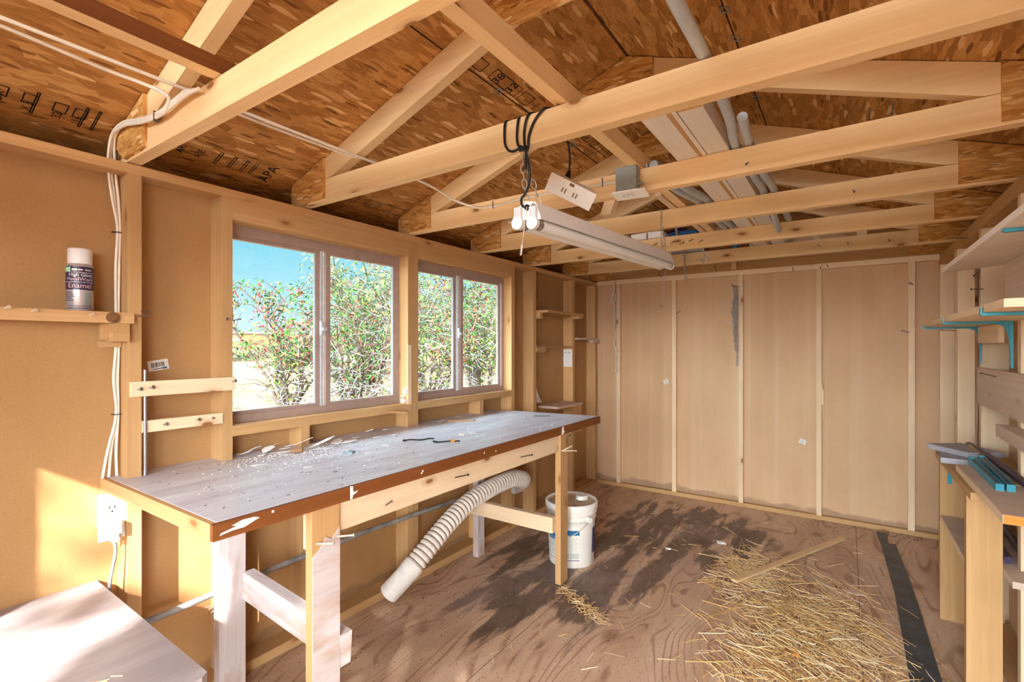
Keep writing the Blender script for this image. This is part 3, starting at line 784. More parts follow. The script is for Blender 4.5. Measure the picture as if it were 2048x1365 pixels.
# tie continues at the gable
board('short brown board standing behind the eye hook truss', -.86, -.56, 3.695, 3.735, Z_CB0 + .05, 1.985, 'fascia')

# ================================================================== THE LONG WORKBENCH
BX0, BX1, BY0, BY1, BZ = XL + .001, -1.232, .557, 2.752, .826
wb = thing('workbench', 'long workbench with worn white top and brown front edge under the windows', 'workbench', (-1.56, 1.65, 0))
studs = [(.601, .639), (.889, .925), (1.205, 1.243), (1.811, 1.885), (2.418, 2.456)]
poly = [(BX0, BY0)]
xb = XLS + .001
edge = BY0
pts = []
for a, b in studs:
    pts += [(xb, edge), (xb, a - .001), (BX0, a - .001), (BX0, b + .001)]
    edge = b + .001
pts += [(xb, edge), (xb, 2.640)]
poly = pts + [(BX1 - .014, BY1 - .002), (BX1 - .014, BY0 + .014)]
poly[0] = (xb, BY0 + .014)
obj('top', MB().prism(poly, 'z', BZ - .020, BZ), 'bench_top', wb)
obj('front_edging', MB().box(BX1 - .0135, BX1, BY0, BY1, BZ - .041, BZ - .0008), 'fascia', wb, .0012)
obj('end_edging', MB().box(xb, BX1 - .014, BY0, BY0 + .0135, BZ - .041, BZ - .0008), 'stud', wb, .0012)  # tan instead of the front brown: bounced sunlight put into its colour
obj('apron', MB().box(-1.264, -1.246, .912, 2.256, .698, BZ - .021), 'pale_wood', wb, .0015)
lg = obj('leg', MB().box(-1.264, -1.235, .818, .908, 0, .784), 'stud', wb, .002)
pf = MB(); pf.prism([(.8185, 0), (.9075, 0), (.9075, .715), (.880, .690), (.862, .700), (.842, .672), (.8185, .655)], 'x', -1.2345, -1.232)
obj('painted_face', pf, 'old_white', lg)
obj('leg', MB().box(-1.266, -1.234, 2.259, 2.334, 0, .784), 'stud', wb, .002)
obj('leg', MB().box(-1.832, -1.792, .832, .921, 0, .804), 'old_white', wb, .002)
obj('leg', MB().box(-1.838, -1.800, 2.283, 2.342, 0, .804), 'old_white', wb, .002)
obj('stretcher', MB().beam((-1.789, .9285, .390), (-1.232, .9285, .346), .038, .098, (0, 0, 1)), 'old_white', wb, .002)
obj('stretcher', MB().box(-1.862, -1.262, 2.222, 2.2575, .276, .356), 'pale_wood', wb, .002)
obj('ledger', MB().box(XL + .002, XL + .036, .642, .886, .748, .785), 'pale_wood', wb, .0015)
obj('support_block', MB().box(-1.302, -1.2645, .834, .870, .66, .804), 'pale_wood', wb, .003)
obj('support_block', MB().box(-1.83, -1.795, .783, .818, .62, .804), 'old_white', wb, .004)
# chipped patches of the edging
def chip(pts):
    mb = MB(); mb.prism(pts, 'x', BX1 + .0002, BX1 + .0012); return obj('chipped_patch', mb, 'shard', wb)
chip([(.572, .796), (.60, .800), (.63, .800), (.668, .813), (.655, .818), (.625, .819), (.60, .812), (.612, .808), (.575, .801)])
chip([(.944, .787), (.951, .787), (.953, .798), (.966, .803), (.972, .808), (.955, .806), (.952, .826), (.943, .826)])
chip([(2.262, .786), (2.285, .788), (2.30, .800), (2.288, .803), (2.290, .824), (2.270, .824), (2.268, .80)])
for y, z in ((1.24, .800), (1.245, .806), (1.60, .806), (1.68, .800), (.70, .815)): chip([(y, z), (y + .006, z), (y + .006, z + .006), (y, z + .006)])
for p, d, ln, m in (((-1.232, .835, .690), (1, .6, .06), .045, 'bright_nail'), ((-1.232, .900, .690), (1, .9, .05), .045, 'bright_nail'),
                    ((-1.232, 2.27, .700), (1, .8, .0), .075, 'bright_nail'), ((-1.232, 2.272, .702), (1, .55, .55), .055, 'bright_nail'), ((-1.236, 2.33, .76), (.2, 1, .4), .03, 'nail'),
                    ((-1.246, 1.90, .735), (.25, 1, .0), .07, 'nail'), ((-1.246, 1.44, .742), (.25, 1, .0), .06, 'nail'), ((-1.246, 1.095, .728), (.6, 1, .6), .02, 'nail')):
    nail(wb, p, d, ln, .0028 if m == 'bright_nail' else .0024, m)

# things lying on the bench
aw = thing('awl', 'short wooden handled awl among the flakes at the back of the bench', 'awl', (-1.80, 1.13, BZ))
obj('handle', MB().tube([(-1.782, 1.140, BZ + .0122), (-1.790, 1.131, BZ + .0122), (-1.803, 1.115, BZ + .010), (-1.812, 1.104, BZ + .008)], [.0105, .012, .009, .006], 14), 'cork', aw)
obj('shaft', MB().cyl((-1.813, 1.103, BZ + .0095), (-1.862, 1.045, BZ + .003), .0026, .0012, 8), 'steel', aw)
def flake(cx, cy, w, h, rot, tilt, dz, i):
    w, h = w * 1.25, h * 1.7
    mb = MB(); n = random.randint(5, 7); rr = []
    for k in range(n):
        a = 2 * PI * k / n + random.uniform(-.3, .3); q = random.uniform(.65, 1.0)
        rr.append((w * q * math.cos(a), h * q * math.sin(a)))
    ca, sa = math.cos(rot), math.sin(rot)
    top, bot = [], []
    for x, y in rr:
        X, Y = x * ca - y * sa, x * sa + y * ca
        Z = BZ + dz + min(tilt, .40) * (x + w)
        top.append((cx + X, cy + Y, Z + .0022)); bot.append((cx + X, cy + Y, Z + .0006))
    mb.face(top); mb.face(bot[::-1])
    for k in range(n):
        mb.face([bot[k], bot[(k + 1) % n], top[(k + 1) % n], top[k]])
    return mb
fl = [(-1.862, 1.190, .040, .020, .6, .9, .006), (-1.80, 1.24, .050, .014, 1.2, .35, .002), (-1.93, 1.03, .030, .016, .3, .5, .002), (-1.915, .985, .030, .012, .9, .3, .0),
      (-1.952, .966, .022, .012, 1.2, .1, .0), (-1.90, 1.065, .026, .014, 1.9, .4, .0), (-1.875, 1.12, .030, .010, .2, .2, .001), (-1.84, 1.09, .022, .012, 2.3, .1, .0),
      (-1.78, 1.21, .024, .008, .9, .1, .0), (-1.755, 1.235, .022, .008, 1.3, .1, .0), (-1.88, 1.27, .030, .010, 1.0, .1, .0), (-1.915, 1.165, .020, .010, .4, .3, .0),
      (-1.86, 1.02, .016, .010, 1.1, .2, .0), (-1.94, 1.10, .026, .010, .6, .6, .0), (-1.83, 1.335, .035, .016, 2.4, .15, .0), (-1.80, 1.365, .034, .014, .9, .12, .0),
      (-1.90, 1.40, .028, .006, 1.4, .02, .0), (-1.875, 1.47, .018, .006, 1.3, .02, .0), (-1.80, 1.53, .020, .007, 1.4, .02, .0), (-1.78, 1.62, .014, .006, 1.3, .02, .0),
      (-1.94, 1.60, .022, .010, 1.0, .3, .0), (-1.93, 1.69, .014, .008, .8, .1, .0), (-1.62, 1.42, .016, .007, 1.0, .02, .0), (-1.56, 1.29, .026, .006, 1.6, .02, .0),
      (-1.55, 1.01, .016, .005, .9, .02, .0), (-1.72, .93, .020, .006, 1.1, .02, .0), (-1.45, 1.20, .018, .004, 1.4, .02, .0), (-1.88, 2.05, .018, .008, 1.0, .2, .0),
      (-1.90, 2.22, .018, .007, .6, .2, .0), (-1.60, 1.95, .012, .006, .6, .02, .0), (-1.52, 1.80, .024, .008, 2.5, .02, .0)]
for i, a in enumerate(fl):
    heap = a[1] < 1.34 and a[0] < -1.74
    solo('paint_flake', flake(*a, i), 'shard',
         'pale broken flake in the heap at the back of the bench below the big window' if heap else 'small pale flake lying loose on the open bench top',
         'flake', 'flakes heaped on the bench' if heap else 'loose flakes on the bench top')
cr = MB()
for k in range(650):
    t = random.random() * .8
    x = random.gauss(-1.80, .09) if t < .6 else random.uniform(-1.93, -1.25)
    y = random.gauss(1.12, .14) if t < .6 else random.uniform(.62, 2.6)
    if not (-1.88 < x < -1.25 and .58 < y < 2.6): continue
    a = random.uniform(0, PI); l = random.uniform(.001, .006); w = random.uniform(.0006, .002)
    cr.obox((x, y, BZ + .0012), (l, w, .0018), (0, 0, a))
solo('crumbs', cr, 'shard', 'fine pale crumbs and dust scattered over the bench top', 'crumbs', kind='stuff')
dr = MB()
for k in range(120):
    x = random.uniform(-1.88, -1.26); y = random.choice((random.gauss(.95, .18), random.gauss(1.25, .2), random.uniform(.6, 2.6)))
    if not (.60 < y < 2.6): continue
    dr.obox((x, y, BZ + .0007), (random.uniform(.0008, .002), random.uniform(.002, .012), .001), (0, 0, random.gauss(.2, .3)))
solo('wood_slivers', dr, 'dirt', 'dark slivers and grit scattered over the bench top', 'slivers', kind='stuff')
zt = MB().tube(spline([(-1.618, 1.530, BZ + .004), (-1.603, 1.548, BZ + .007), (-1.575, 1.585, BZ + .003), (-1.560, 1.622, BZ + .005), (-1.548, 1.640, BZ + .003)], 6), .0032, 6)
zt.obox((-1.620, 1.527, BZ + .005), (.010, .012, .008), (0, 0, .5))
solo('cable_tie', zt, 'black', 'thin black cable tie lying left of the orange tagged one on the bench', 'cable tie')
z2 = thing('cable_tie', 'black cable tie with a small orange tag on the bench top', 'cable tie', (-1.45, 1.62, BZ))
obj('strap', MB().tube(spline([(-1.500, 1.585, BZ + .005), (-1.478, 1.590, BZ + .003), (-1.450, 1.625, BZ + .004), (-1.415, 1.665, BZ + .003)], 6), [.0045] * 7 + [.003] * 12, 6), 'black', z2)
obj('tag', MB().obox((-1.436, 1.640, BZ + .006), (.016, .010, .011), (0, 0, .9)), 'orange', z2)
pc = thing('pencil', 'wooden pencil lying near the far window on the bench', 'pencil', (-1.78, 2.12, BZ))
obj('barrel', MB().cyl((-1.845, 2.065, BZ + .004), (-1.742, 2.170, BZ + .004), .0036, seg=6, smooth=False), 'stud', pc)
obj('tip', MB().cyl((-1.742, 2.170, BZ + .004), (-1.733, 2.179, BZ + .004), .0036, .0006, 6), 'ink', pc)
solo('paper_scrap', MB().obox((-1.50, 1.86, BZ + .0012), (.045, .014, .0016), (0, 0, -.25)), 'paper', 'white rectangular paper scrap lying beyond the orange tagged tie', 'paper')
solo('blue_scrap', MB().obox((-1.62, 1.245, BZ + .004), (.022, .026, .007), (.1, .1, .4)).obox((-1.63, 1.225, BZ + .003), (.016, .012, .005), (0, .2, 1)), 'blue_grey', 'crumpled pale blue scrap in the middle of the bench top', 'scrap')
solo('dark_nail', MB().cyl((-1.56, 2.52, BZ + .002), (-1.48, 2.58, BZ + .002), .0022, seg=6), 'nail', 'single dark nail lying at the far end of the bench top', 'nail')

# ================================================================== LOW PANEL, NEAR LEFT
lp = thing('low_table', 'low table with dusty pale top in the near left corner, half in sun', 'table', (-1.6, .1, 0))
poly = [(XL + .002, YN + .02), (-1.195, YN + .02), (-1.200, .520), (-1.212, .536), (XLS + .002, .548), (XLS + .002, .030), (XL + .002, .030)]
obj('top', MB().prism(poly, 'z', .478, .500), 'low_top', lp, .0015)
for x, y in ((-1.27, .44), (-1.27, -.48), (-1.86, .44), (-1.86, -.48)):
    obj('leg', MB().box(x - .02, x + .02, y - .02, y + .02, 0, .477), 'stud', lp)
tw = MB()
for (a, b) in (((-1.375, .405, .501), (-1.350, .420, .503)), ((-1.365, .400, .501), (-1.372, .375, .502)), ((-1.372, .375, .502), (-1.345, .392, .502)), ((-1.40, .36, .501), (-1.36, .395, .501))):
    tw.cyl(a, b, .0012, seg=5)
solo('twigs', tw, 'straw', 'few dry twig bits on the shaded corner of the low table', 'twigs', kind='stuff')

# ================================================================== LEFT WALL FITTINGS
sl = thing('wall_shelf', 'narrow ledge shelf left of the windows carrying the spray can', 'shelf', (-1.92, .3, 1.32))
obj('shelf_board', MB().box(XLS + .001, XL + .0005, .032, .599, 1.322, 1.352), 'stud', sl, .001)
fb = obj('front_batten', MB().box(XL + .001, -1.870, -.25, .612, 1.319, 1.353), 'stud', sl, .0015)
kn = MB().cyl((-1.870, .556, 1.336), (-1.864, .556, 1.336), .017, seg=20); kn.cyl((-1.864, .556, 1.336), (-1.858, .556, 1.336), .0115, .0085, 20)
obj('knob', kn, 'brass', fb)
for y, z in ((.50, 1.341), (.375, 1.345), (.322, 1.350)): nail(fb, (-1.870, y, z), (1, .35, .2), .014, .0024, 'bright_nail')
solo('wood_block', MB().box(-1.930, -1.868, .556, .599, 1.262, 1.3185).box(-1.942, -1.905, .543, .5555, 1.268, 1.3185).box(-1.945, -1.935, .54, .599, 1.245, 1.262), 'stud',
     'small stacked wood blocks fixed under the end of the ledge shelf', 'block', bevel=.001)
CX, CY, CZ, CR = -1.925, .492, 1.3525, .0325
can = thing('spray_can', 'spray paint can with white cap and dark label on the ledge shelf', 'spray can', (CX, CY, CZ))
obj('body', MB().lathe([(0, 0), (CR - .002, 0), (CR, .003), (CR, .136), (CR - .002, .141), (CR - .006, .145), (0, .146)], (CX, CY, CZ), 40), 'silver', can)
obj('cap', MB().lathe([(CR - .0045, .142), (CR - .0035, .146), (CR - .0035, .186), (CR - .006, .190), (0, .191)], (CX, CY, CZ), 40), 'can_cap', can)
A_C = math.atan2(-CY, -CX)                  # side of the can that faces the room
band = obj('label_band', MB().lathe([(CR + .0004, .064), (CR + .0004, .134)], (CX, CY, CZ), 40), 'can_dark', can)
def on_can(a_off, z0, r=.0008):
    def fn(u, v):
        a = A_C + a_off + u / CR
        return (CX + (CR + r) * math.cos(a), CY + (CR + r) * math.sin(a), CZ + z0 + v)
    return fn
def can_patch(a0, a1, z0, z1, mat, r=.0007, par=can):
    mb = MB(); n = 10
    for k in range(n):
        q = []
        for a, z in ((a0 + (a1 - a0) * k / n, z0), (a0 + (a1 - a0) * (k + 1) / n, z0), (a0 + (a1 - a0) * (k + 1) / n, z1), (a0 + (a1 - a0) * k / n, z1)):
            q.append((CX + (CR + r) * math.cos(A_C + a), CY + (CR + r) * math.sin(A_C + a), CZ + z))
        mb.face(q, smooth=True)
    return obj('label_print', mb, mat, par)
can_patch(-1.45, -.70, .1175, .131, 'can_green', .0008, band)
can_patch(-.6, -.2, .121, .127, 'white', .0008, band); can_patch(-.15, .2, .122, .126, 'pink_print', .0008, band); can_patch(.35, .9, .122, .126, 'grey_print', .0008, band)
can_patch(-.9, 1.1, .1155, .1165, 'white', .0008, band)
can_patch(-1.4, 1.1, .0865, .0875, 'white', .0008, band)
can_patch(.35, .85, .018, .058, 'grey_box', .0008, can)
for body, size, z, mat, off in (('High Gloss', .0135, .1085, 'white', .08), ('MetalWork', .0145, .0955, 'pink_print', 0), ('Enamel', .0205, .0760, 'pink_print', 0)):
    obj('lettering', text_mb(body, size, on_can(off, z)), mat, band)
for k in range(5): can_patch(-1.3, -.55 + .12 * (k % 3), .055 - k * .006, .057 - k * .006, 'can_dark', .0006, can)
obj('lettering', text_mb('New High Gloss 40', .0075, on_can(.0, .0155)), 'can_dark', can)
can_patch(-1.2, .9, .0075, .0095, 'can_dark', .0006, can)

rl1 = solo('wall_rail', MB().box(XL + .0005, -1.872, .606, .926, 1.086, 1.134), 'pale_wood', 'upper of two short rails nailed between studs left of the big window', 'rail', bevel=.0015)
rl2 = solo('wall_rail', MB().box(-1.915, -1.888, .640, .888, .966, 1.004), 'pale_wood', 'lower of two short rails, just above the bench left of the window', 'rail', bevel=.004)
for r_, p in ((rl1, (-1.872, .622, 1.108)), (rl1, (-1.872, .655, 1.112)), (rl1, (-1.872, .915, 1.118)), (rl2, (-1.888, .700, .985)), (rl2, (-1.888, .800, .988))):
    nail(r_, p, (1, .5, .25), .012, .003, 'zinc')
solo('steel_rod', MB().cyl((XL + .006, .647, BZ + .001), (XL + .006, .6465, 1.171), .0052, seg=10), 'steel', 'thin bare steel rod standing upright on the bench against the stud', 'rod')
def sticker(name, label, c, w, h, rot, axis, bars=True):
    """flat label stuck to a wall; axis = the wall normal"""
    t = thing(name, label, 'sticker', c)
    n = Vector(axis); u = Vector((0, 1, 0)) if abs(n.x) > .5 else Vector((1, 0, 0)); v = Vector((0, 0, 1))
    ca, sa = math.cos(rot), math.sin(rot); U = u * ca + v * sa; V = v * ca - u * sa
    R = Matrix((U, V, n)).transposed()
    C = Vector(c)
    obj('paper', MB().obox(C, (w, h, .0012), R), 'paper', t)
    b = MB(); x = -w * .36
    while bars and x < w * .30:
        q = random.choice((.0008, .0014, .0022)); b.obox(C + U * (x + q) + V * h * .06 + n * .0009, (q, h * .45, .0006), R); x += q + random.choice((.0008, .0016, .0024))
    if not bars:
        for k in range(3): b.obox(C + U * (-.006 + .006 * k) + V * .003 + n * .0009, (.003, .006, .0006), R)
    b.obox(C + V * (-h * .33) + n * .0009, (w * .6, h * .06, .0006), R)
    obj('barcode', b, 'ink', t)
    if bars: obj('logo_print', MB().obox(C + U * (w * .28) - V * h * .33 + n * .0009, (w * .22, h * .16, .0006), R), 'blue_print', t)
    return t
sticker('barcode_sticker', 'white barcode sticker on the hardboard left of the big window', (XLS + .0008, .718, 1.182), .062, .036, .16, (1, 0, 0))
sticker('barcode_sticker', 'small white sticker on the far wall, in the second bay from the left', (-1.275, YFS - .0008, .948), .040, .034, .5, (0, -1, 0), False)
sticker('barcode_sticker', 'small white sticker low on the far wall between the middle studs', (-.271, YFS - .0008, .545), .042, .034, -.35, (0, -1, 0), False)

# outlet box, plug and cord
ob = thing('outlet_box', 'white surface mounted power outlet at the near end of the workbench', 'outlet', (-1.94, .57, .65))
obj('back_box', MB().box(XLS + .001, -1.915, .548, .5985, .665, .770), 'white', ob, .002)
obj('cover_plate', MB().box(-1.9145, -1.9085, .532, .5995, .640, .783), 'white', ob, .002)
for z in (.738, .685):
    fc = obj('socket', MB().box(-1.9083, -1.9068, .551, .581, z - .017, z + .017), 'white', ob, .0006)
    s = MB(); s.box(-1.9066, -1.9060, .558, .5605, z - .001, z + .009); s.box(-1.9066, -1.9060, .571, .5735, z - .001, z + .008); s.cyl((-1.9066, .566, z - .009), (-1.9060, .566, z - .009), .003, seg=10)
    obj('slots', s, 'ink', fc)
pl = thing('power_plug', 'grey plug and cord in the lower socket of the white outlet', 'plug', (-1.89, .566, .66))
obj('plug_body', MB().box(-1.9055, -1.872, .552, .580, .664, .704).box(-1.900, -1.877, .558, .574, .638, .664), 'white', pl, .003)
obj('cord', MB().tube(spline([(-1.888, .566, .640), (-1.887, .568, .600), (-1.892, .562, .555), (-1.896, .556, .500), (-1.90, .556, .40), (-1.89, .60, .15), (-1.86, .64, .008)], 8), .0050, 8), 'grey_pipe', pl)

# white cables: the bundle down the stud and the run under the roof
cb = thing('cable_bundle', 'white cable bundle dropping down beside the stud left of the windows', 'cable', (-1.95, .585, .83))
for k, (dy, dx) in enumerate(((0, 0), (.010, .004), (-.009, .006))):
    top = [(-1.367 - .02 * k, .5845, 1.906 + .004 * k), (-1.446, .5840, 1.9145 + .006 * (k - 1)), (-1.522, .5835, 1.909 + .006 * (k - 1)), (-1.603, .583, 1.903 + .006 * (k - 1)), (-1.726, .582, 1.916 + .006 * (k - 1)),
           (-1.86, .580 + dy * .2, 1.938 + .005 * (k - 1)), (-1.945 + dx, .578 + dy * .5, 1.920), (-1.958 + dx, .577 + dy, 1.836)]
    mid = [(-1.955 + dx, .578 + dy, 1.80), (-1.950 + dx, .585 + dy * .9, 1.72), (-1.950 + dx, .594 + dy * .4, 1.627), (-1.948 + dx, .590 + dy * .5, 1.50), (-1.950 + dx, .590 + dy * .4, 1.37)]
    low = [(-1.950 + dx, .590 + dy * .4, 1.24), (-1.950 + dx, .586 + dy * .6, 1.14), (-1.950 + dx, .590 + dy * .3, 1.028), (-1.950 + dx, .576 + dy * 1.2, .915), (-1.950 + dx, .570 + dy * 2.0, BZ + .004)]
    path = spline(top + mid + low, 7)
    obj('cable', MB().tube(path, .0043, 6), 'cable', cb)
for z in (1.615, 1.028): obj('staple', MB().box(-1.957, -1.938, .577, .600, z - .0015, z + .0015), 'nail', cb)
obj('staple', MB().box(-1.63, -1.626, .578, .590, 1.888, 1.918), 'nail', cb)
def slope_pt(x, y, d=.108): return (x, y, roof_z(x) - d)
cab = thing('ceiling_cable', 'white cable stapled along the truss chords from the near left to the grey junction box', 'cable', (-1.55, 1.0, 1.96))
p1 = [slope_pt(-1.540, y) for y in (-.3, .27, .62, .90, 1.21, 1.45)] + [(-1.545, 1.62, 1.968), (-1.52, 1.74, 1.935), (-1.47, 1.806, 1.912), (-1.40, 1.815, 1.893), (-1.30, 1.815, 1.892), (-1.18, 1.815, 1.900), (-.95, 1.815, 1.897), (-.735, 1.815, 1.890)]
obj('cable', MB().tube(spline(p1, 8), .0050, 6), 'cable', cab)
p2 = [slope_pt(-1.552, y, .106) for y in (.62, .80, 1.0, 1.19, 1.22)]
obj('cable', MB().tube(spline([(a - .012 * math.sin(i), b, c) for i, (a, b, c) in enumerate(p2)] , 6), .005, 6), 'cable', cab)
for x in (-1.34, -.80): obj('staple', MB().box(x - .0015, x + .0015, 1.806, 1.8095, 1.880, 1.915), 'nail', cab)
obj('cable', MB().tube(spline([slope_pt(-1.556, -.3), slope_pt(-1.56, .2), slope_pt(-1.575, .44), (-1.555, .540, 1.950), (-1.520, .574, 1.925), (-1.545, .576, 1.899)], 8), .005, 6), 'cable', cab)

# ruler, shelves in the far left corner, switch plate
solo('ruler_strip', MB().box(XL + .0005, XL + .004, 1.806, 1.832, .945, 1.255), 'pale_wood', 'thin wooden ruler strip fixed upright between the two windows', 'ruler')
def corner_shelf(label, boxes, mat='grey_wood'):
    mb = MB()
    for b in boxes: mb.box(*b)
    return solo('corner_shelf', mb, mat, label, 'shelf', 'little shelves in the far left corner', bevel=.001)
corner_shelf('top small shelf right of the far window, with a batten under its end', [(XLS + .001, -1.795, 3.092, 3.672, 1.497, 1.515), (-1.88, -1.80, 3.60, 3.6725, 1.474, 1.4965), (XLS + .001, -1.86, 3.0925, 3.13, 1.455, 1.4965)], 'stud')
corner_shelf('thin small shelf right above the white switch plate', [(XLS + .001, -1.890, 3.092, 3.672, 1.238, 1.250), (-1.925, -1.888, 3.0925, 3.22, 1.205, 1.2375)], 'stud')
corner_shelf('small shelf nearest the far corner with a dark block under its end', [(XLS + .001, -1.865, 3.714, 4.112, 1.305, 1.322), (-1.90, -1.85, 4.0, 4.112, 1.280, 1.3045)], 'grey_wood')
cs = thing('corner_shelf', 'lowest small shelf at bench height on a board leg beyond the bench', 'shelf', (-1.88, 3.5, .53), 'little shelves in the far left corner')
obj('shelf_board', MB().box(XLS + .001, -1.800, 3.26, 3.672, .772, .790), 'grey_wood', cs, .001)
obj('board_leg', MB().box(XL + .001, XL + .020, 3.62, 3.80, .53, .771), 'stud', cs, .001)
solo('triangle_brace', MB().prism([(3.0925, .966), (3.094, .83), (3.12, .83), (3.195, .8265), (3.150, .87)], 'x', -1.965, -1.905), 'old_white', 'pale triangular scrap leaning in the bay behind the far bench end', 'scrap')
sp = thing('switch_plate', 'blank white cover plate on the stud in the far left corner', 'plate', (-1.937, 3.67, 1.075))
obj('plate', MB().box(-1.978, -1.896, 3.668, 3.6735, 1.078, 1.226), 'white', sp, .002)
for x in (-1.955, -1.922): obj('screw', MB().cyl((x, 3.6675, 1.197), (x, 3.666, 1.197), .0045, seg=10), 'nail', sp)

# rope and chain on the far wall
rp = MB().tube(spline([(-1.712, 4.10, 1.836), (-1.704, 4.10, 1.75), (-1.730, 4.10, 1.68), (-1.722, 4.10, 1.635), (-1.695, 4.10, 1.66), (-1.698, 4.10, 1.72), (-1.715, 4.10, 1.69), (-1.705, 4.10, 1.64), (-1.697, 4.098, 1.55),
                      (-1.703, 4.10, 1.43), (-1.690, 4.10, 1.36), (-1.703, 4.10, 1.27), (-1.672, 4.10, 1.20), (-1.676, 4.10, 1.215), (-1.690, 4.10, 1.24), (-1.684, 4.10, 1.15), (-1.685, 4.10, 1.06), (-1.685, 4.10, 1.03)], 7), .0052, 7)
rp.tube([(-1.685, 4.10, 1.04), (-1.685, 4.10, 1.022)], [.010, .008], 8)
solo('rope', rp, 'rope', 'white rope hanging knotted down the left end of the far wall', 'rope')
def chain_mb(path, link=.022, r=.0018, w=.5, mb=None):
    mb = mb or MB()
    pts = [Vector(p) for p in path]; segs = [(a, b, (b - a).length) for a, b in zip(pts, pts[1:])]
    tot = sum(s[2] for s in segs); n = max(2, int(tot / (link * .74)))
    def at(d):
        for a, b, l in segs:
            if d <= l: return a + (b - a) * (d / l), (b - a).normalized()
            d -= l
        return pts[-1], (pts[-1] - pts[-2]).normalized()
    for i in range(n):
        c, t = at((i + .5) * tot / n)
        s = t.orthogonal().normalized(); s = Matrix.Rotation((i % 2) * PI / 2 + .3, 3, t) @ s
        ring = []
        for k in range(11):
            a = 2 * PI * k / 10
            ring.append(c + t * (link / 2) * math.cos(a) + s * (link * w / 2) * math.sin(a))
        mb.tube(ring, r, 5, caps=False)
    return mb
ch = MB()
for x, y, z1, z0, wv in ((-.728, 4.135, 1.70, 1.34, .006), (-.716, 4.130, 1.71, 1.22, .004), (-.706, 4.138, 1.69, 1.10, .003), (-.738, 4.138, 1.60, 1.42, .008), (-.722, 4.14, 1.66, 1.28, .005)):
    chain_mb([(x + wv * math.sin(k * 1.3), y, z1 + (z0 - z1) * k / 8) for k in range(9)], .024, .0024, .6, ch)
chain_root = solo('chain', ch, 'zinc', 'tangled steel chain hanging on a nail in the middle of the far wall', 'chain')
nail(chain_root, (-.728, YF - .001, 1.712), (-.2, -1, .3), .05)

# ================================================================== SHOP LIGHT AND OVERHEAD GEAR
def lerp(a, b, t): return tuple(p + (q - p) * t for p, q in zip(a, b))
A = {'tl': (-.811, 1.245, 1.688), 'tr': (-.764, 1.245, 1.677), 'br': (-.745, 1.245, 1.623), 'bl': (-.850, 1.245, 1.634)}
B = {'tl': (-.774, 2.462, 1.722), 'tr': (-.724, 2.462, 1.713), 'br': (-.706, 2.462, 1.660), 'bl': (-.808, 2.462, 1.668)}
sl_ = thing('shop_light', 'white two tube shop light hanging on chains under the trusses', 'light', (-.78, 1.85, 1.60))
hb = MB()
ring = ['tl', 'tr', 'br', 'bl']
hb.face([A[k] for k in ring]); hb.face([B[k] for k in ring][::-1])
for i in range(4):
    a, b = ring[i], ring[(i + 1) % 4]
    if (a, b) == ('br', 'bl'): continue
    hb.face([A[a], B[a], B[b], A[b]])
obj('housing', hb, 'white_metal', sl_)
# reflector: a shallow double trough under the housing
rf = MB()
cs_ = [('br', 'bl', 0.0, 0.0), ('br', 'bl', .25, .016), ('br', 'bl', .5, .006), ('br', 'bl', .75, .016), ('br', 'bl', 1.0, 0.0)]
for i in range(4):
    q = []
    for E0, k in ((A, i), (B, i), (B, i + 1), (A, i + 1)):
        c = cs_[k]; p = lerp(E0['br'], E0['bl'], c[2]); q.append((p[0], p[1], p[2] + c[3]))
    rf.face(q)
obj('reflector', rf, 'white_metal', sl_)
lipm = MB()
for k in ('br', 'bl'):
    d = .010 if k == 'br' else -.016
    lipm.face([A[k], B[k], (B[k][0] + d, B[k][1], B[k][2] - .004), (A[k][0] + d, A[k][1], A[k][2] - .004)])
obj('lip', lipm, 'white_metal', sl_)
for t in (.22, .72):
    p = lerp(A['br'], A['bl'], t); q = lerp(B['br'], B['bl'], t)
    p = (p[0], p[1], p[2] - .013); q = (q[0], q[1], q[2] - .013)
    so = MB(); so.box(p[0] - .011, p[0] + .011, 1.230, 1.2445, p[2] + .006, p[2] + .048)
    so.cyl((p[0], 1.228, p[2]), (p[0], 1.2435, p[2]), .019, seg=20)
    obj('lamp_holder', so, 'white', sl_)
    sl2 = MB(); sl2.box(p[0] - .007, p[0] - .003, 1.2285, 1.2298, p[2] + .012, p[2] + .044); sl2.box(p[0] + .003, p[0] + .007, 1.2285, 1.2298, p[2] + .012, p[2] + .044)
    obj('contact_slot', sl2, 'pink_print', sl_)
    so = MB().cyl((q[0], 2.4635, q[2]), (q[0], 2.472, q[2]), .019, seg=18)
    obj('lamp_holder', so, 'white', sl_)
    u = (Vector(q) - Vector(p)).normalized()
    obj('tube', MB().cyl(Vector(p) + u * .030, Vector(q) - u * .025, .0178, seg=20), 'tube', sl_)
    ec = MB().cyl(Vector(p) + u * .004, Vector(p) + u * .0295, .0172, seg=20); ec.cyl(Vector(q) - u * .0245, Vector(q) - u * .001, .0172, seg=20)
    obj('tube_cap', ec, 'zinc', sl_)
gr = MB().cyl((-.792, 1.244, 1.664), (-.792, 1.238, 1.664), .009, seg=12); obj('cord_grommet', gr, 'black', sl_)
gr = MB().cyl((-.770, 1.244, 1.666), (-.770, 1.240, 1.666), .008, seg=12); obj('switch_bushing', gr, 'zinc', sl_)
obj('chain', chain_mb([(-.800, 1.2335, 1.838), (-.806, 1.240, 1.78), (-.812, 1.27, 1.688)], .030, .0016, .5), 'zinc', sl_)
obj('chain', chain_mb([(-.792, 1.2335, 1.835), (-.786, 1.245, 1.77), (-.772, 1.28, 1.684)], .030, .0016, .5), 'zinc', sl_)
obj('chain', chain_mb([(-.762, 2.428, 1.925), (-.762, 2.428, 1.84), (-.758, 2.436, 1.715)], .020, .0013, .5), 'zinc', sl_)
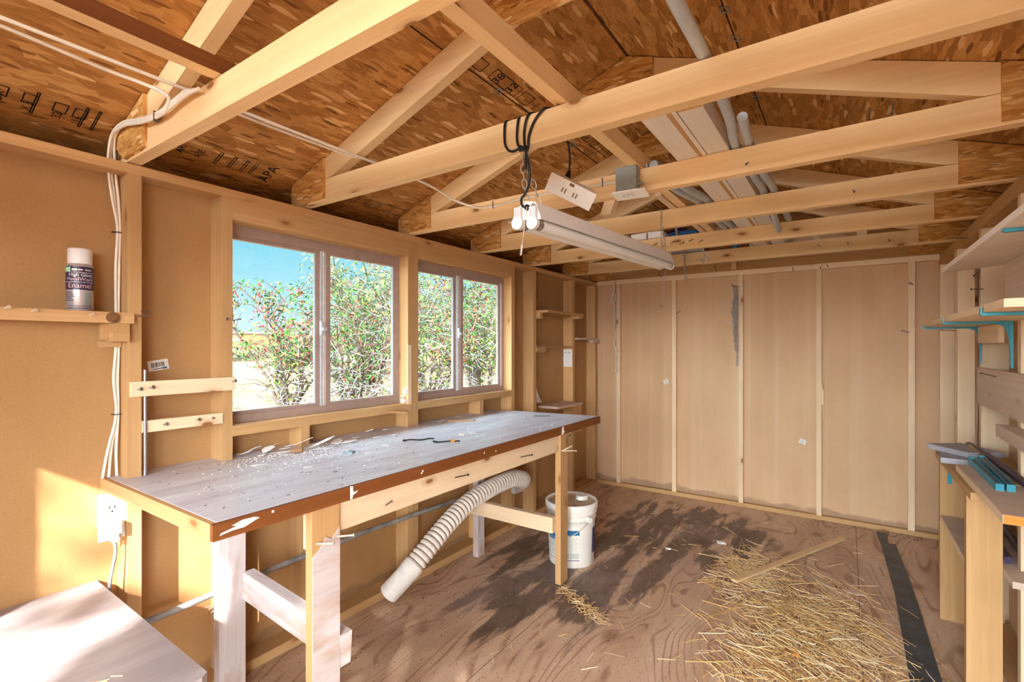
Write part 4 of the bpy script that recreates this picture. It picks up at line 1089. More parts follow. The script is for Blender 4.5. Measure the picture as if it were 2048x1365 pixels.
obj('chain', chain_mb([(-.754, 2.428, 1.840), (-.748, 2.440, 1.78), (-.744, 2.446, 1.712)], .020, .0013, .5), 'zinc', sl_)
def beads(p0, p1, r, n, tail=0):
    mb = MB(); p0, p1 = Vector(p0), Vector(p1)
    mb.tube([p0, p1], r * .35, 5)
    for k in range(n):
        c = p0 + (p1 - p0) * (k + .5) / n; q = r * (2.2 if k >= n - tail else 1)
        mb.lathe([(0, -r * .8), (q, -r * .3), (q, r * .3), (0, r * .8)], c, 8)
    return mb
obj('pull_chain', beads((-.790, 1.236, 1.664), (-.802, 1.222, 1.518), .0017, 40, 9), 'rope', sl_)
obj('pull_chain', beads((-.752, 2.474, 1.650), (-.768, 2.476, 1.475), .0018, 30, 8), 'steel', sl_)

# black cord looped over the second truss chord
pcm = MB()
yc = 1.2065
for lp_ in ([(-.835, 1.262, 1.928), (-.846, 1.235, 1.931), (-.848, yc, 1.918), (-.850, yc, 1.862), (-.838, yc, 1.836), (-.818, yc, 1.826), (-.800, yc, 1.830), (-.792, yc + .002, 1.838)],
            [(-.800, 1.262, 1.928), (-.802, 1.235, 1.931), (-.800, yc, 1.918), (-.806, yc, 1.872), (-.802, yc, 1.842), (-.790, yc, 1.834), (-.782, yc, 1.826)],
            [(-.745, 1.262, 1.928), (-.752, 1.235, 1.931), (-.766, yc, 1.921), (-.780, yc, 1.880), (-.778, yc, 1.830), (-.772, yc + .004, 1.800), (-.772, 1.225, 1.745), (-.790, 1.232, 1.708), (-.806, 1.232, 1.690), (-.804, 1.232, 1.670), (-.795, 1.240, 1.664)],
            [(-.690, 1.262, 1.928), (-.700, 1.235, 1.931), (-.714, yc, 1.924), (-.746, yc, 1.896), (-.764, yc, 1.858), (-.766, yc, 1.826), (-.776, yc + .004, 1.812), (-.785, 1.222, 1.770)]):
    pcm.tube(spline(lp_, 7), .0038, 7)
pcm.cyl((-.796, yc, 1.828), (-.772, yc, 1.826), .008, seg=8)
obj('power_cord', pcm, 'black', sl_)

# white power strip dangling from its cord
Cst = Vector((-.828, 1.600, 1.818))
dl = Vector((.115, .070, -.070)).normalized(); dn_ = Vector((.25, -.62, -.55)); dn_ = (dn_ - dl * dn_.dot(dl)).normalized(); dw = dn_.cross(dl).normalized()
Rst = Matrix((dl, dw, dn_)).transposed()
ps = thing('power_strip', 'white outlet strip dangling beside the grey junction box', 'power strip', tuple(Cst))
body = MB()
hw, hl, hd = .034, .090, .022
Pq = []
for a in (-hl, hl):
    for b in (-hw, hw):
        for c in (-hd, hd):
            sh_ = .78 if c < 0 else 1.0
            Pq.append(Cst + Rst @ Vector((a * sh_, b * sh_, c)))
body.hexa(Pq, 0)
obj('body', body, 'white', ps, .003)
for a, b in ((-.030, -.010), (-.018, -.010), (.014, -.010), (.026, -.010)):
    obj('socket', MB().obox(Cst + Rst @ Vector((a, b + .004, hd + .0008)), (.0055, .017, .0012), Rst), 'tan_print', ps)
obj('switch', MB().obox(Cst + Rst @ Vector((-.004, .0245, hd + .001)), (.018, .010, .002), Rst), 'brass', ps)
obj('cord', MB().tube(spline([tuple(Cst + Rst @ Vector((-.03, 0, -hd - .002))), (-.855, 1.62, 1.862), (-.845, 1.615, 1.91), (-.838, 1.60, 1.96), (-.834, 1.56, 1.995), (-.828, 1.44, 1.985), (-.823, 1.31, 1.945), (-.822, 1.255, 1.931), (-.822, 1.222, 1.931)], 8), [.006] * 12 + [.0038] * 53, 7), 'black', ps)
obj('strain_relief', MB().cyl(tuple(Cst + Rst @ Vector((-.03, 0, -hd + .001))), (-.848, 1.617, 1.895), .020, .006, 12), 'black', ps)

jb = thing('junction_box', 'grey steel junction box with white cover on the third truss', 'junction box', (-.69, 1.80, 1.83))
obj('box', MB().box(-.728, -.648, 1.768, 1.8085, 1.830, 1.926), 'grey_box', jb, .0015)
cov = MB().obox((-.676, 1.785, 1.822), (.128, .062, .006), (-.22, .03, 0))
cv = obj('cover', cov, 'white', jb, .001)
Rc = Matrix.Rotation(-.22, 3, 'X')
obj('scribble', text_mb('EPS1', .034, lambda u, v: tuple(Vector((-.674, 1.785, 1.822)) + Rc @ Vector((u * 1.0, -v, -.0036)))), 'grey_print', cv)
ko = MB().cyl((-.6478, 1.792, 1.860), (-.634, 1.792, 1.860), .007, seg=10); ko.cyl((-.634, 1.792, 1.860), (-.626, 1.792, 1.856), .004, seg=8)
obj('clamp', ko, 'zinc', jb)

def pipe(label, pts, r=.0155, mat='pvc', name='conduit', group='grey conduits stored over the trusses'):
    return solo(name, MB().tube(spline(pts, 6), r, 12), mat, label, 'pipe', group)
zc_ = Z_CB1 + .0165
pipe('longest grey conduit lying over the trusses right of the white planks', [(-.290, .35, zc_), (-.285, 1.0, zc_), (-.283, 1.24, zc_), (-.295, 1.60, zc_), (-.318, 1.84, zc_), (-.312, 2.20, zc_), (-.308, 2.46, zc_), (-.307, 2.75, 1.925), (-.306, 3.015, 1.878)])
pipe('second grey conduit starting between the second and third trusses', [(-.262, 1.62, zc_), (-.276, 1.84, zc_), (-.278, 2.10, zc_), (-.266, 2.46, zc_), (-.262, 3.05, zc_)])
pipe('left one of the paired pale conduits beyond the junction box', [(-.652, 1.86, zc_ + .002), (-.622, 2.20, zc_), (-.585, 2.47, zc_), (-.590, 2.85, zc_), (-.585, 3.06, zc_)], .017)
pipe('right one of the paired pale conduits beyond the junction box', [(-.612, 1.86, zc_ + .002), (-.582, 2.20, zc_), (-.545, 2.47, zc_), (-.552, 2.85, zc_), (-.545, 3.06, zc_)], .017)
pipe('short pale conduit near the eye hook truss', [(-.345, 3.05, zc_), (-.34, 3.40, zc_), (-.335, 3.67, zc_)], .014)
def slab(label, x0, x1, y0, y1, z0, z1, mat, name='foam_block', cat='block', group='pale blocks stored over the far trusses'):
    return solo(name, MB().box(x0, x1, y0, y1, z0, z1), mat, label, cat, group, bevel=.004)
slab('left grey slab bridging the last truss and the far gable', -.515, -.415, 3.645, 4.15, 1.928, 1.965, 'grey_slab', 'grey_slab', 'slab', 'grey slabs over the far wall')
slab('right grey slab bridging the last truss and the far gable', -.405, -.305, 3.645, 4.15, 1.928, 1.965, 'grey_slab', 'grey_slab', 'slab', 'grey slabs over the far wall')
slab('left pale block on the fifth truss behind the light', -1.145, -1.045, 3.035, 3.30, 1.927, 1.965, 'white')
slab('right pale block on the fifth truss behind the light', -1.035, -.945, 3.035, 3.30, 1.927, 1.965, 'white')
slab('wide grey board lying behind the pale blocks', -1.10, -.84, 3.645, 4.15, 1.928, 1.945, 'grey_slab', 'grey_slab', 'slab', None)
bs = MB()
for k in range(6):
    bs.tube(spline([(-1.26, 3.08 + .01 * k, 1.944 + .006 * k), (-1.10, 3.34 + .01 * k, 1.965 + .008 * k), (-.95, 3.36, 1.966 + .009 * k), (-.80, 3.34 - .01 * k, 1.962 + .006 * k)], 5), .012, 8)
solo('blue_hose', bs, 'blue_stuff', 'coiled blue hose lying behind the pale blocks over the trusses', 'hose')
solo('dark_bag', MB().tube(spline([(-1.10, 3.46, 1.99), (-1.0, 3.47, 2.01), (-.93, 3.46, 2.005), (-.85, 3.46, 1.98)], 5), [.02 + .04 * math.sin(PI * k / 15) for k in range(16)], 12), 'purple_stuff', 'dark violet bag slumped over the fifth and sixth trusses', 'bag')
solo('blue_roll', MB().cyl((-.64, 3.66, 1.945), (-.60, 3.92, 1.945), .018, seg=14), 'blue_stuff', 'short bright blue roll lying near the eye hook', 'roll')
hk = MB().tube(spline([(-.705, 3.058, 1.838), (-.705, 3.058, 1.800), (-.702, 3.058, 1.788), (-.688, 3.058, 1.776), (-.690, 3.058, 1.760), (-.705, 3.058, 1.752), (-.722, 3.058, 1.760), (-.728, 3.058, 1.772)], 6), .0050, 8)
solo('eye_hook', hk, 'zinc', 'big open hook screwed into the fifth truss', 'hook')
solo('hanging_chain', chain_mb([(-.690, 2.20, 1.945), (-.715, 2.45, 1.934), (-.86, 3.06, 1.934), (-.955, 3.50, 1.940), (-.975, 3.63, 1.930), (-.975, 3.645, 1.90), (-.975, 3.646, 1.83), (-.965, 3.646, 1.72)], .028, .0026, .5), 'zinc', 'steel chain dangling from the sixth truss left of the hook', 'chain')

# ================================================================== DUCT, PIPE AND BUCKET
hp = spline([(-1.822, 1.612, .056), (-1.765, 1.66, .135), (-1.735, 1.735, .205), (-1.720, 1.83, .275), (-1.715, 1.96, .345), (-1.712, 2.10, .395), (-1.712, 2.24, .418), (-1.712, 2.40, .430), (-1.714, 2.54, .425), (-1.735, 2.66, .392), (-1.790, 2.75, .345), (-1.850, 2.80, .318)], 22)
dh = thing('flexible_duct', 'white ribbed dust collection duct sagging from the wall to the floor', 'duct', (-1.73, 2.1, 0))
n0, n1 = 34, len(hp) - 22
path, rad = [], []
ribs = 44; tot = n1 - n0
hs = hp[n0:n1]
# resample evenly and ripple the radius
ds = [0]
for a, b in zip(hs, hs[1:]): ds.append(ds[-1] + (b - a).length)
def hose_at(d):
    for i in range(len(ds) - 1):
        if d <= ds[i + 1]: return hs[i] + (hs[i + 1] - hs[i]) * ((d - ds[i]) / max(1e-9, ds[i + 1] - ds[i]))
    return hs[-1]
N = ribs * 8
for k in range(N + 1):
    path.append(hose_at(ds[-1] * k / N)); ph = k / 8.0 % 1.0
    rad.append(.0405 + .0105 * (math.sin(PI * ph) ** 0.7))
obj('ribbed_hose', MB().tube(path, rad, 22), 'hose', dh)
gv = MB()
for k in range(ribs + 1):
    i = min(N - 1, k * 8); a = path[i]; t = (path[i + 1] - path[i]).normalized()
    gv.tube([a - t * .0024, a + t * .0024], .0436, 22, caps=False)
obj('grooves', gv, 'hose_groove', dh)  # dark brown rings in the valleys between ribs
obj('cuff', MB().tube(hp[2:n0 + 4], [.050 + .003 * (k > 26) for k in range(n0 + 2)], 22), 'cuff', dh)
end = MB().tube(hp[n1 - 4:], [.050] * (len(hp) - n1 + 4), 20)
obj('cuff', end, 'hose', dh)
fl_ = MB().tube([(-1.815, 2.772, .334), (-1.846, 2.797, .320)], [.0515, .0535], 20)
fl_.obox((-1.8765, 2.830, .305), (.031, .130, .122))
obj('wall_flange', fl_, 'cuff', dh)
solo('wall_pipe', MB().tube(spline([(-1.8865, -.2, .352), (-1.8790, .62, .352), (-1.8725, .95, .366), (-1.8725, 1.40, .374), (-1.878, 1.75, .366), (-1.8775, 2.214, .352)], 6), .0115, 10), 'grey_pipe',
     'dusty grey pipe running low along the wall behind the workbench', 'pipe')
lint = MB()
for k in range(40):
    y = random.uniform(.85, 1.06); p = Vector((-1.866, y, .345 - random.uniform(0, .01)))
    lint.tube(spline([p, p + Vector((.004, random.uniform(-.02, .02), -.015)), p + Vector((.002, random.uniform(-.04, .04), -.03 * random.random() - .01))], 4), .0006, 4, caps=False)
solo('cobweb', lint, 'shard', 'pale cobweb lint hanging under the low grey pipe', 'cobweb', kind='stuff')

KX, KY = -1.335, 2.575
bk = thing('bucket', 'white five gallon bucket with blue printed label behind the bench leg', 'bucket', (KX, KY, 0))
H = .350
prof = [(0, .0), (.126, 0), (.130, .004), (.1365, .235), (.1375, .262), (.144, .264), (.144, .272), (.139, .274), (.1395, .292), (.1475, .294), (.1475, .303), (.141, .305), (.142, .326), (.148, .328), (.149, .348)]
obj('body', MB().lathe(prof, (KX, KY, 0), 48), 'bucket', bk)
lid = obj('lid', MB().lathe([(.1515, .318), (.1525, .322), (.1525, .349), (.148, .355), (.143, .355), (.139, .344), (.06, .342), (0, .342)], (KX, KY, 0), 48), 'bucket', bk)
obj('dust', MB().lathe([(.137, .3445), (0, .3430)], (KX, KY, 0), 40), 'bucket_lid', lid)
obj('spout_cap', MB().lathe([(.036, .343), (.037, .363), (.033, .368), (.030, .366), (0, .366)], (KX + .035, KY + .065, 0), 28), 'bucket', lid)
ac = math.atan2(-KY, -KX)
def bucket_patch(a0, a1, z0, z1, mat, name='label_print', par=bk, r=.0008, n=14):
    mb = MB()
    R_ = lambda z: .130 + (z - .004) / .231 * .0065 + r
    for k in range(n):
        q = []
        for a, z in ((a0 + (a1 - a0) * k / n, z0), (a0 + (a1 - a0) * (k + 1) / n, z0), (a0 + (a1 - a0) * (k + 1) / n, z1), (a0 + (a1 - a0) * k / n, z1)):
            q.append((KX + R_(z) * math.cos(ac + a), KY + R_(z) * math.sin(ac + a), z))
        mb.face(q, smooth=True)
    return obj(name, mb, mat, par)
lb = bucket_patch(-1.15, .34, .048, .215, 'bucket', 'label', bk, .0006)
bucket_patch(-1.15, .34, .188, .216, 'blue_print', par=lb, r=.001)
bucket_patch(-1.15, .34, .045, .049, 'navy_print', par=lb, r=.001)
bucket_patch(-1.15, -.62, .150, .187, 'blue_print', par=lb, r=.001)
bucket_patch(-1.15, -.72, .055, .149, 'grey_print', par=lb, r=.001)
for k in range(11): bucket_patch(-.42, .30 - .05 * (k % 3), .094 + k * .0078, .0968 + k * .0078, 'grey_print', par=lb, r=.001)
bucket_patch(-.05, .32, .056, .088, 'grey_print', par=lb, r=.001); bucket_patch(-.42, -.10, .056, .088, 'grey_print', par=lb, r=.001)
bucket_patch(1.05, 1.5, .07, .215, 'navy_print', par=bk, r=.001)
ha = ac + .70
hp0 = Vector((KX + .150 * math.cos(ha), KY + .150 * math.sin(ha), .272))
obj('handle_boss', MB().cyl(hp0 - Vector((math.cos(ha), math.sin(ha), 0)) * .01, hp0 + Vector((math.cos(ha), math.sin(ha), 0)) * .012, .016, seg=14), 'white', bk)
hpth = []
for k in range(14):
    t = k / 13; a = ha - t * 1.5; r_ = .160 - .006 * math.sin(PI * t)
    hpth.append((KX + r_ * math.cos(a), KY + r_ * math.sin(a), .272 - .10 * math.sin(PI * t * .62)))
obj('handle', MB().tube(hpth, .0021, 6), 'zinc', bk)

# ================================================================== ON THE FLOOR
solo('lath', MB().beam((-.022, 3.825, .0085), (-.490, 2.790, .016), .036, .011), 'lumber', 'thin wooden lath lying on the straw pile', 'lath', bevel=.001)
poly = [(.19, 1.2), (.296, 1.2), (.291, 2.40), (.286, 2.81), (.274, 3.43), (.252, 3.905), (.217, 3.885), (.219, 4.10), (.160, 4.095), (.177, 3.86), (.199, 3.12), (.193, 2.34)]
stp = solo('rubber_strip', MB().prism(poly, 'z', .0006, .006), 'strip', 'long black rubber strip lying on the floor towards the far wall', 'strip')
def straw_mb(n, fn, ln=(.03, .16), zmax=.03, r=.0012):
    mb = MB()
    for k in range(n):
        x, y, w = fn()
        if not (XL + .02 < x < .32 and 1.2 < y < 4.1): continue
        a = random.uniform(0, PI) if random.random() < .55 else random.gauss(2.25, .35)
        l = random.uniform(*ln) * (1.0 if random.random() < .9 else 1.5)
        z = .0022 + abs(random.gauss(0, 1)) * zmax * w; tl = random.gauss(0, .05) * min(1.0, .3 + w)
        d = Vector((math.cos(a), math.sin(a), tl)) * l / 2; c = Vector((x, y, z + abs(tl) * l / 2))
        q = r * random.uniform(.6, 1.5)
        if l > .09:
            bend = Vector((-math.sin(a), math.cos(a), 0)) * random.gauss(0, .06) * l
            mb.tube([c - d, c + bend, c + d], [q, q, q * .7], 4, caps=False)
        else: mb.tube([c - d, c + d], [q, q * .8], 4, caps=False)
    return mb
def main_pile():
    t = random.random()
    if t < .46: x, y = random.gauss(-.20, .14), random.gauss(2.42, .27)
    elif t < .66: x, y = random.gauss(-.42, .09), random.gauss(2.95, .17)
    elif t < .82: x, y = random.gauss(-.06, .07), random.gauss(2.62, .24)
    else: x, y = random.gauss(-.12, .16), random.gauss(2.0, .20)
    w = math.exp(-(((x + .2) / .2) ** 2 + ((y - 2.5) / .45) ** 2))
    return x, y, .15 + .85 * w
solo('straw', straw_mb(1900, main_pile, (.03, .17), .016, r=.0016), 'straw', 'loose straw pile spread over the floor in front of the far wall', 'straw', kind='stuff')
def scat():
    return random.uniform(-1.2, .3), random.uniform(1.5, 3.9), .05
solo('loose_straw', straw_mb(170, scat, (.015, .10), .004), 'straw', 'single straw stalks scattered over the bare floor', 'straw', kind='stuff')
def small():
    return random.gauss(.12, .07), random.gauss(2.45, .16), .2
solo('straw_wisp', straw_mb(170, small, (.03, .13), .010), 'straw', 'thin straw wisp lying across the black rubber strip', 'straw', kind='stuff')
def clump():
    t = random.random()
    return -1.19 + .28 * t + random.gauss(0, .02), 2.22 - .16 * t + random.gauss(0, .02), .5
solo('straw_clump', straw_mb(150, clump, (.02, .09), .010), 'straw', 'small matted straw clump at the foot of the far bench leg', 'straw', kind='stuff')
dm = MB()
for k in range(620):
    t = random.random()
    if t < .35: x, y = random.uniform(-.2, .42), YF - abs(random.gauss(0, .05)) - .003
    elif t < .6: x, y = random.uniform(-1.85, -1.55), random.uniform(.9, 3.6)
    else: x, y = random.uniform(-1.8, .35), random.uniform(1.2, 4.0)
    q = random.uniform(.0006, .0030)
    dm.obox((x, y, q * .5), (q * random.uniform(.8, 2.4), q, q), (0, 0, random.uniform(0, PI)))
solo('floor_dirt', dm, 'dirt', 'dirt crumbs scattered over the floor and along the far wall', 'dirt', kind='stuff')
pcs = MB()
for k in range(36):
    pcs.obox((random.gauss(-1.66, .06), random.gauss(2.98, .12), .004), (random.uniform(.008, .03), random.uniform(.004, .012), .004), (random.uniform(-.3, .3), random.uniform(-.3, .3), random.uniform(0, PI)))
solo('foil_scraps', pcs, 'steel', 'shiny scraps heaped on the floor behind the stretcher of the bench', 'scraps', kind='stuff')
for x, y, s, lab in ((-.655, 3.30, .050, 'white crumpled paper scrap at the top of the straw pile'), (-.905, 3.02, .030, 'small white scrap on the stained floor left of the straw')):
    solo('paper_scrap', MB().obox((x, y, .010), (s, s * .55, .003), (.25, .1, .5)).obox((x + s * .3, y - s * .1, .011), (s * .5, s * .4, .003), (-.3, .3, 1.1)), 'paper', lab, 'paper')
solo('orange_scrap', MB().obox((-.165, 2.245, .022), (.022, .014, .004), (.2, .3, .4)), 'orange', 'tiny orange scrap lying on the straw pile', 'scrap')
solo('wood_chip', MB().prism([(-.02, 3.03), (.06, 3.05), (.08, 3.02), (.04, 3.0), (-.0, 3.005)], 'z', .001, .007), 'grey_wood', 'torn grey wood chip lying right of the straw pile', 'chip')

# ================================================================== RIGHT SIDE BENCH
rb = thing('side_bench', 'narrow plank bench along the right wall with two upright plank legs', 'bench', (.42, 2.45, 0))
def bench_plank(x0, y0, y1, z0, z1, mat):
    pts = [(x0, y0), (XRS - .002, y0)]
    for s in (1.76, 2.372, 2.978):
        if y0 < s and s + .04 < y1: pts += [(XRS - .002, s - .002), (XR - .002, s - .002), (XR - .002, s + .040), (XRS - .002, s + .040)]
    pts += [(XRS - .002, y1), (x0, y1)]
    return MB().prism(pts, 'z', z0, z1)
tp = obj('top_plank', bench_plank(.352, 1.858, 2.556, .7635, .789, 'x'), 'grey_wood', rb, .0015)
obj('front_strip', MB().box(.3505, .3518, 1.858, 2.556, .764, .7885), 'pale_wood', tp)
obj('end_grain', MB().box(.352, .575, 1.8565, 1.8578, .764, .7885), 'orange_wood', tp)
obj('under_plank', bench_plank(.338, 2.20, 2.9755, .737, .763, 'x'), 'stud', rb, .0015)
obj('leg', MB().box(.352, .446, 2.364, 2.402, 0, .736), 'stud', rb, .002)
obj('leg', MB().box(.352, .441, 2.963, 3.000, 0, .736), 'stud', rb, .002)
shp = MB().prism([(.354, 2.404), (.448, 2.404), (.448, 2.25), (.576, 2.25), (.576, 2.370), (.490, 2.370), (.490, 2.412), (.576, 2.412), (.576, 2.96), (.354, 2.96)], 'z', .455, .477)
obj('shelf', shp, 'grey_wood', rb, .0015)
obj('shelf_edging', MB().box(.3525, .3538, 2.404, 2.96, .4555, .4765), 'pale_wood', rb)
stl = MB().obox((.386, 2.9618, .675), (.016, .002, .105)); stl.cyl((.386, 2.9605, .635), (.386, 2.958, .635), .006, seg=10); stl.tube(spline([(.386, 2.960, .728), (.380, 2.955, .742), (.372, 2.958, .736)], 4), .004, 6)
obj('steel_strap', stl, 'teal', rb)
solo('dark_tube', MB().cyl((.525, 2.42, .4915), (.545, 2.94, .4915), .013, seg=12), 'dark_tube', 'upper dark tube lying on the lower shelf of the side bench', 'tube', 'dark tubes of the side bench')
solo('dark_tube', MB().cyl((.472, 2.42, .4915), (.480, 2.94, .4915), .013, seg=12), 'dark_tube', 'dark tube at the front of the lower shelf of the side bench', 'tube', 'dark tubes of the side bench')
# things on it
solo('slate_board', MB().obox((.408, 2.800, .7750), (.150, .235, .022), (0, 0, -.10)), 'slate', 'lower of two dusty grey boards stacked at the far end of the side bench', 'board', 'grey boards on the side bench', bevel=.004)
solo('slate_board', MB().obox((.420, 2.865, .7972), (.155, .200, .021), (0, 0, .62)), 'slate', 'upper of two dusty grey boards stacked at the far end of the side bench', 'board', 'grey boards on the side bench', bevel=.004)
def teal_bar(label, p0, p1, w=.020, h=.022):
    t = thing('bracket_bar', label, 'bracket', ((p0[0] + p1[0]) / 2, (p0[1] + p1[1]) / 2, p0[2] - h / 2), 'teal bars on the side bench')
    d = (Vector(p1) - Vector(p0)).normalized(); s = d.cross(Vector((0, 0, 1))).normalized()
    mb = MB()
    for o in (-1, 1): mb.beam(Vector(p0) + s * o * w * .4, Vector(p1) + s * o * w * .4, w * .2, h)
    mb.beam(Vector(p0) - Vector((0, 0, h * .4)), Vector(p1) - Vector((0, 0, h * .4)), w * .6, h * .2)
    mb.beam(Vector(p1) - d * .01, Vector(p1) + d * .006, w, h)
    mb.beam(Vector(p0) - d * .006, Vector(p0) + d * .01, w, h * 1.2)
    obj('channel', mb, 'teal', t, .0015)
    obj('inlay', MB().beam(Vector(p0) + d * .012 + Vector((0, 0, h * .1)), Vector(p1) - d * .012 + Vector((0, 0, h * .1)), w * .55, h * .5), 'can_dark', t)
    return t
teal_bar('longer teal steel bar lying nearest the front edge of the side bench', (.402, 2.60, .8015), (.400, 2.160, .8005))
teal_bar('shorter teal steel bar lying behind the longer one on the side bench', (.440, 2.66, .8015), (.4265, 2.165, .8005))
solo('dark_tube', MB().tube([(.455, 3.00, .803), (.474, 2.60, .803), (.478, 2.12, .803)], .0125, 12), 'dark_tube', 'dark violet tube lying at the back of the side bench top', 'tube')
solo('flat_stick', MB().beam((.447, 2.93, .8120), (.4595, 2.55, .7935), .012, .006), 'stud', 'flat wooden stick leaning on the boards at the back of the side bench', 'stick')
solo('paper_piece', MB().obox((.452, 2.32, .7905), (.030, .11, .0018), (0, 0, .15)), 'stud', 'curled tan paper piece on the side bench', 'paper')

# shelves and brackets on the right wall
us = thing('plank_shelf', 'upper white plank shelf on the right wall, seen from below', 'shelf', (.40, 2.1, 1.551))
obj('plank', MB().prism([(.331, 1.15), (.490, 1.15), (.490, 2.532), (.325, 2.686)], 'z', 1.551, 1.570), 'white_plank', us, .0015)
ms = thing('plank_shelf', 'middle pale plank shelf on the right wall resting on teal brackets', 'shelf', (.39, 2.2, 1.336))
obj('plank', MB().prism([(.296, 1.56), (.490, 1.56), (.490, 3.02), (.296, 3.0)], 'z', 1.3365, 1.3565), 'pale_wood', ms, .0015)
def bracket(label, y, ztop, x0, xw, h=.165):
    t = thing('shelf_bracket', label, 'bracket', (xw, y, ztop - h), 'teal shelf brackets on the right wall')
    w = .016
    obj('arm', MB().box(x0, xw - .001, y - w / 2, y + w / 2, ztop - .009, ztop - .0005), 'teal', t, .001)
    obj('wall_leg', MB().prism([(xw - .012, ztop - .0092), (xw - .0012, ztop - .0092), (xw - .0012, ztop - h), (xw - .006, ztop - h)], 'y', y - w / 2, y + w / 2), 'teal', t, .001)
    br = MB().prism([(xw - .045, ztop - .0094), (xw - .0122, ztop - .0094), (xw - .0100, ztop - .070), (xw - .015, ztop - .040), (xw - .022, ztop - .018)], 'y', y - .003, y + .003)
    obj('web', br, 'teal', t)
    obj('lip', MB().box(x0 - .003, x0 + .0005, y - w / 2, y + w / 2, ztop - .006, ztop + .014), 'teal', t)
    return t
bracket('teal bracket farthest along the right wall, under the middle plank shelf', 2.950, 1.336, .296 - .004, XR - .001)
bracket('teal bracket on the next stud, second under the middle plank shelf', 2.375, 1.336, .296 - .004, XR - .018)
bracket('teal bracket nearest the camera under the middle plank shelf', 1.765, 1.336, .296 - .004, XR - .001)
bracket('teal bracket under the upper white plank shelf', 1.765, 1.5505, .335, XR - .017, .13)

# ================================================================== OUTSIDE
FPX, YAW = 981.8, math.radians(34.31)
def out_at(px, depth, z=0.0):
    """ground position seen in direction px at a given distance"""
    k = (px - 1024) / FPX
    return Vector((math.cos(YAW) * k - math.sin(YAW), math.sin(YAW) * k + math.cos(YAW), 0)) * depth + Vector((0, 0, z))
def ground_z(x, y):
    d = max(0.0, -2.3 - x)
    return -.16 + .80 * (1 - math.exp(-d / 4.5)) + .010 * d + .05 * math.sin(x * .9 + y * .5) * min(1, d / 4) + .06 * mnoise.noise((x * .4, y * .4, 0)) * min(1, d / 3)
gm = MB()
xs = [-90, -70, -55, -42, -32, -26] + [-22 + i * .8 for i in range(26)] + [0, 3, 7, 14, 30]
ys = [-40, -25, -16] + [-10 + i * 1.0 for i in range(34)] + [26, 32, 42, 60, 90]
for i in range(len(xs) - 1):
    for j in range(len(ys) - 1):
        q = [(xs[i], ys[j]), (xs[i + 1], ys[j]), (xs[i + 1], ys[j + 1]), (xs[i], ys[j + 1])]
        gm.face([(a, b, ground_z(a, b)) for a, b in q], smooth=True)
struct('ground', gm, 'ground')

GREEN = [(0, (.012, .045, .010)), (.2, (.020, .075, .012)), (.42, (.045, .11, .016)), (.6, (.080, .14, .022)), (.78, (.008, .026, .010)), (.88, (.12, .16, .035))]
M['leaf_red'] = leaf_mat('berry and leaf mix', GREEN[:4] + [(.66, (.25, .014, .018)), (.80, (.30, .045, .020)), (.90, (.15, .12, .025))])
M['leaf_green'] = leaf_mat('bright shrub leaves', GREEN)
M['leaf_olive'] = leaf_mat('olive tree leaves', [(0, (.035, .055, .016)), (.3, (.06, .08, .024)), (.6, (.095, .095, .035)), (.85, (.12, .09, .05))])
M['leaf_yellow'] = leaf_mat('yellow green leaves', [(0, (.04, .09, .014)), (.3, (.08, .12, .02)), (.6, (.14, .15, .025)), (.85, (.18, .12, .035))])
M['twig'] = plain('grey twigs', (.155, .145, .15), .8, .1, var=.3)
M['bark'] = plain('brown bark', (.07, .05, .038), .85, .1, var=.4)

def leaf(mb, c, size, rnd):
    n = Vector((rnd.gauss(0, 1), rnd.gauss(0, 1), rnd.gauss(.6, .8))).normalized()
    u = n.orthogonal().normalized(); u = Matrix.Rotation(rnd.uniform(0, 2 * PI), 3, n) @ u; v = n.cross(u)
    l, w = size * rnd.uniform(.7, 1.3), size * .42
    c = Vector(c)
    mb.face([c - u * l / 2, c + v * w / 2 + n * w * .15, c + u * l / 2, c - v * w / 2 + n * w * .15])

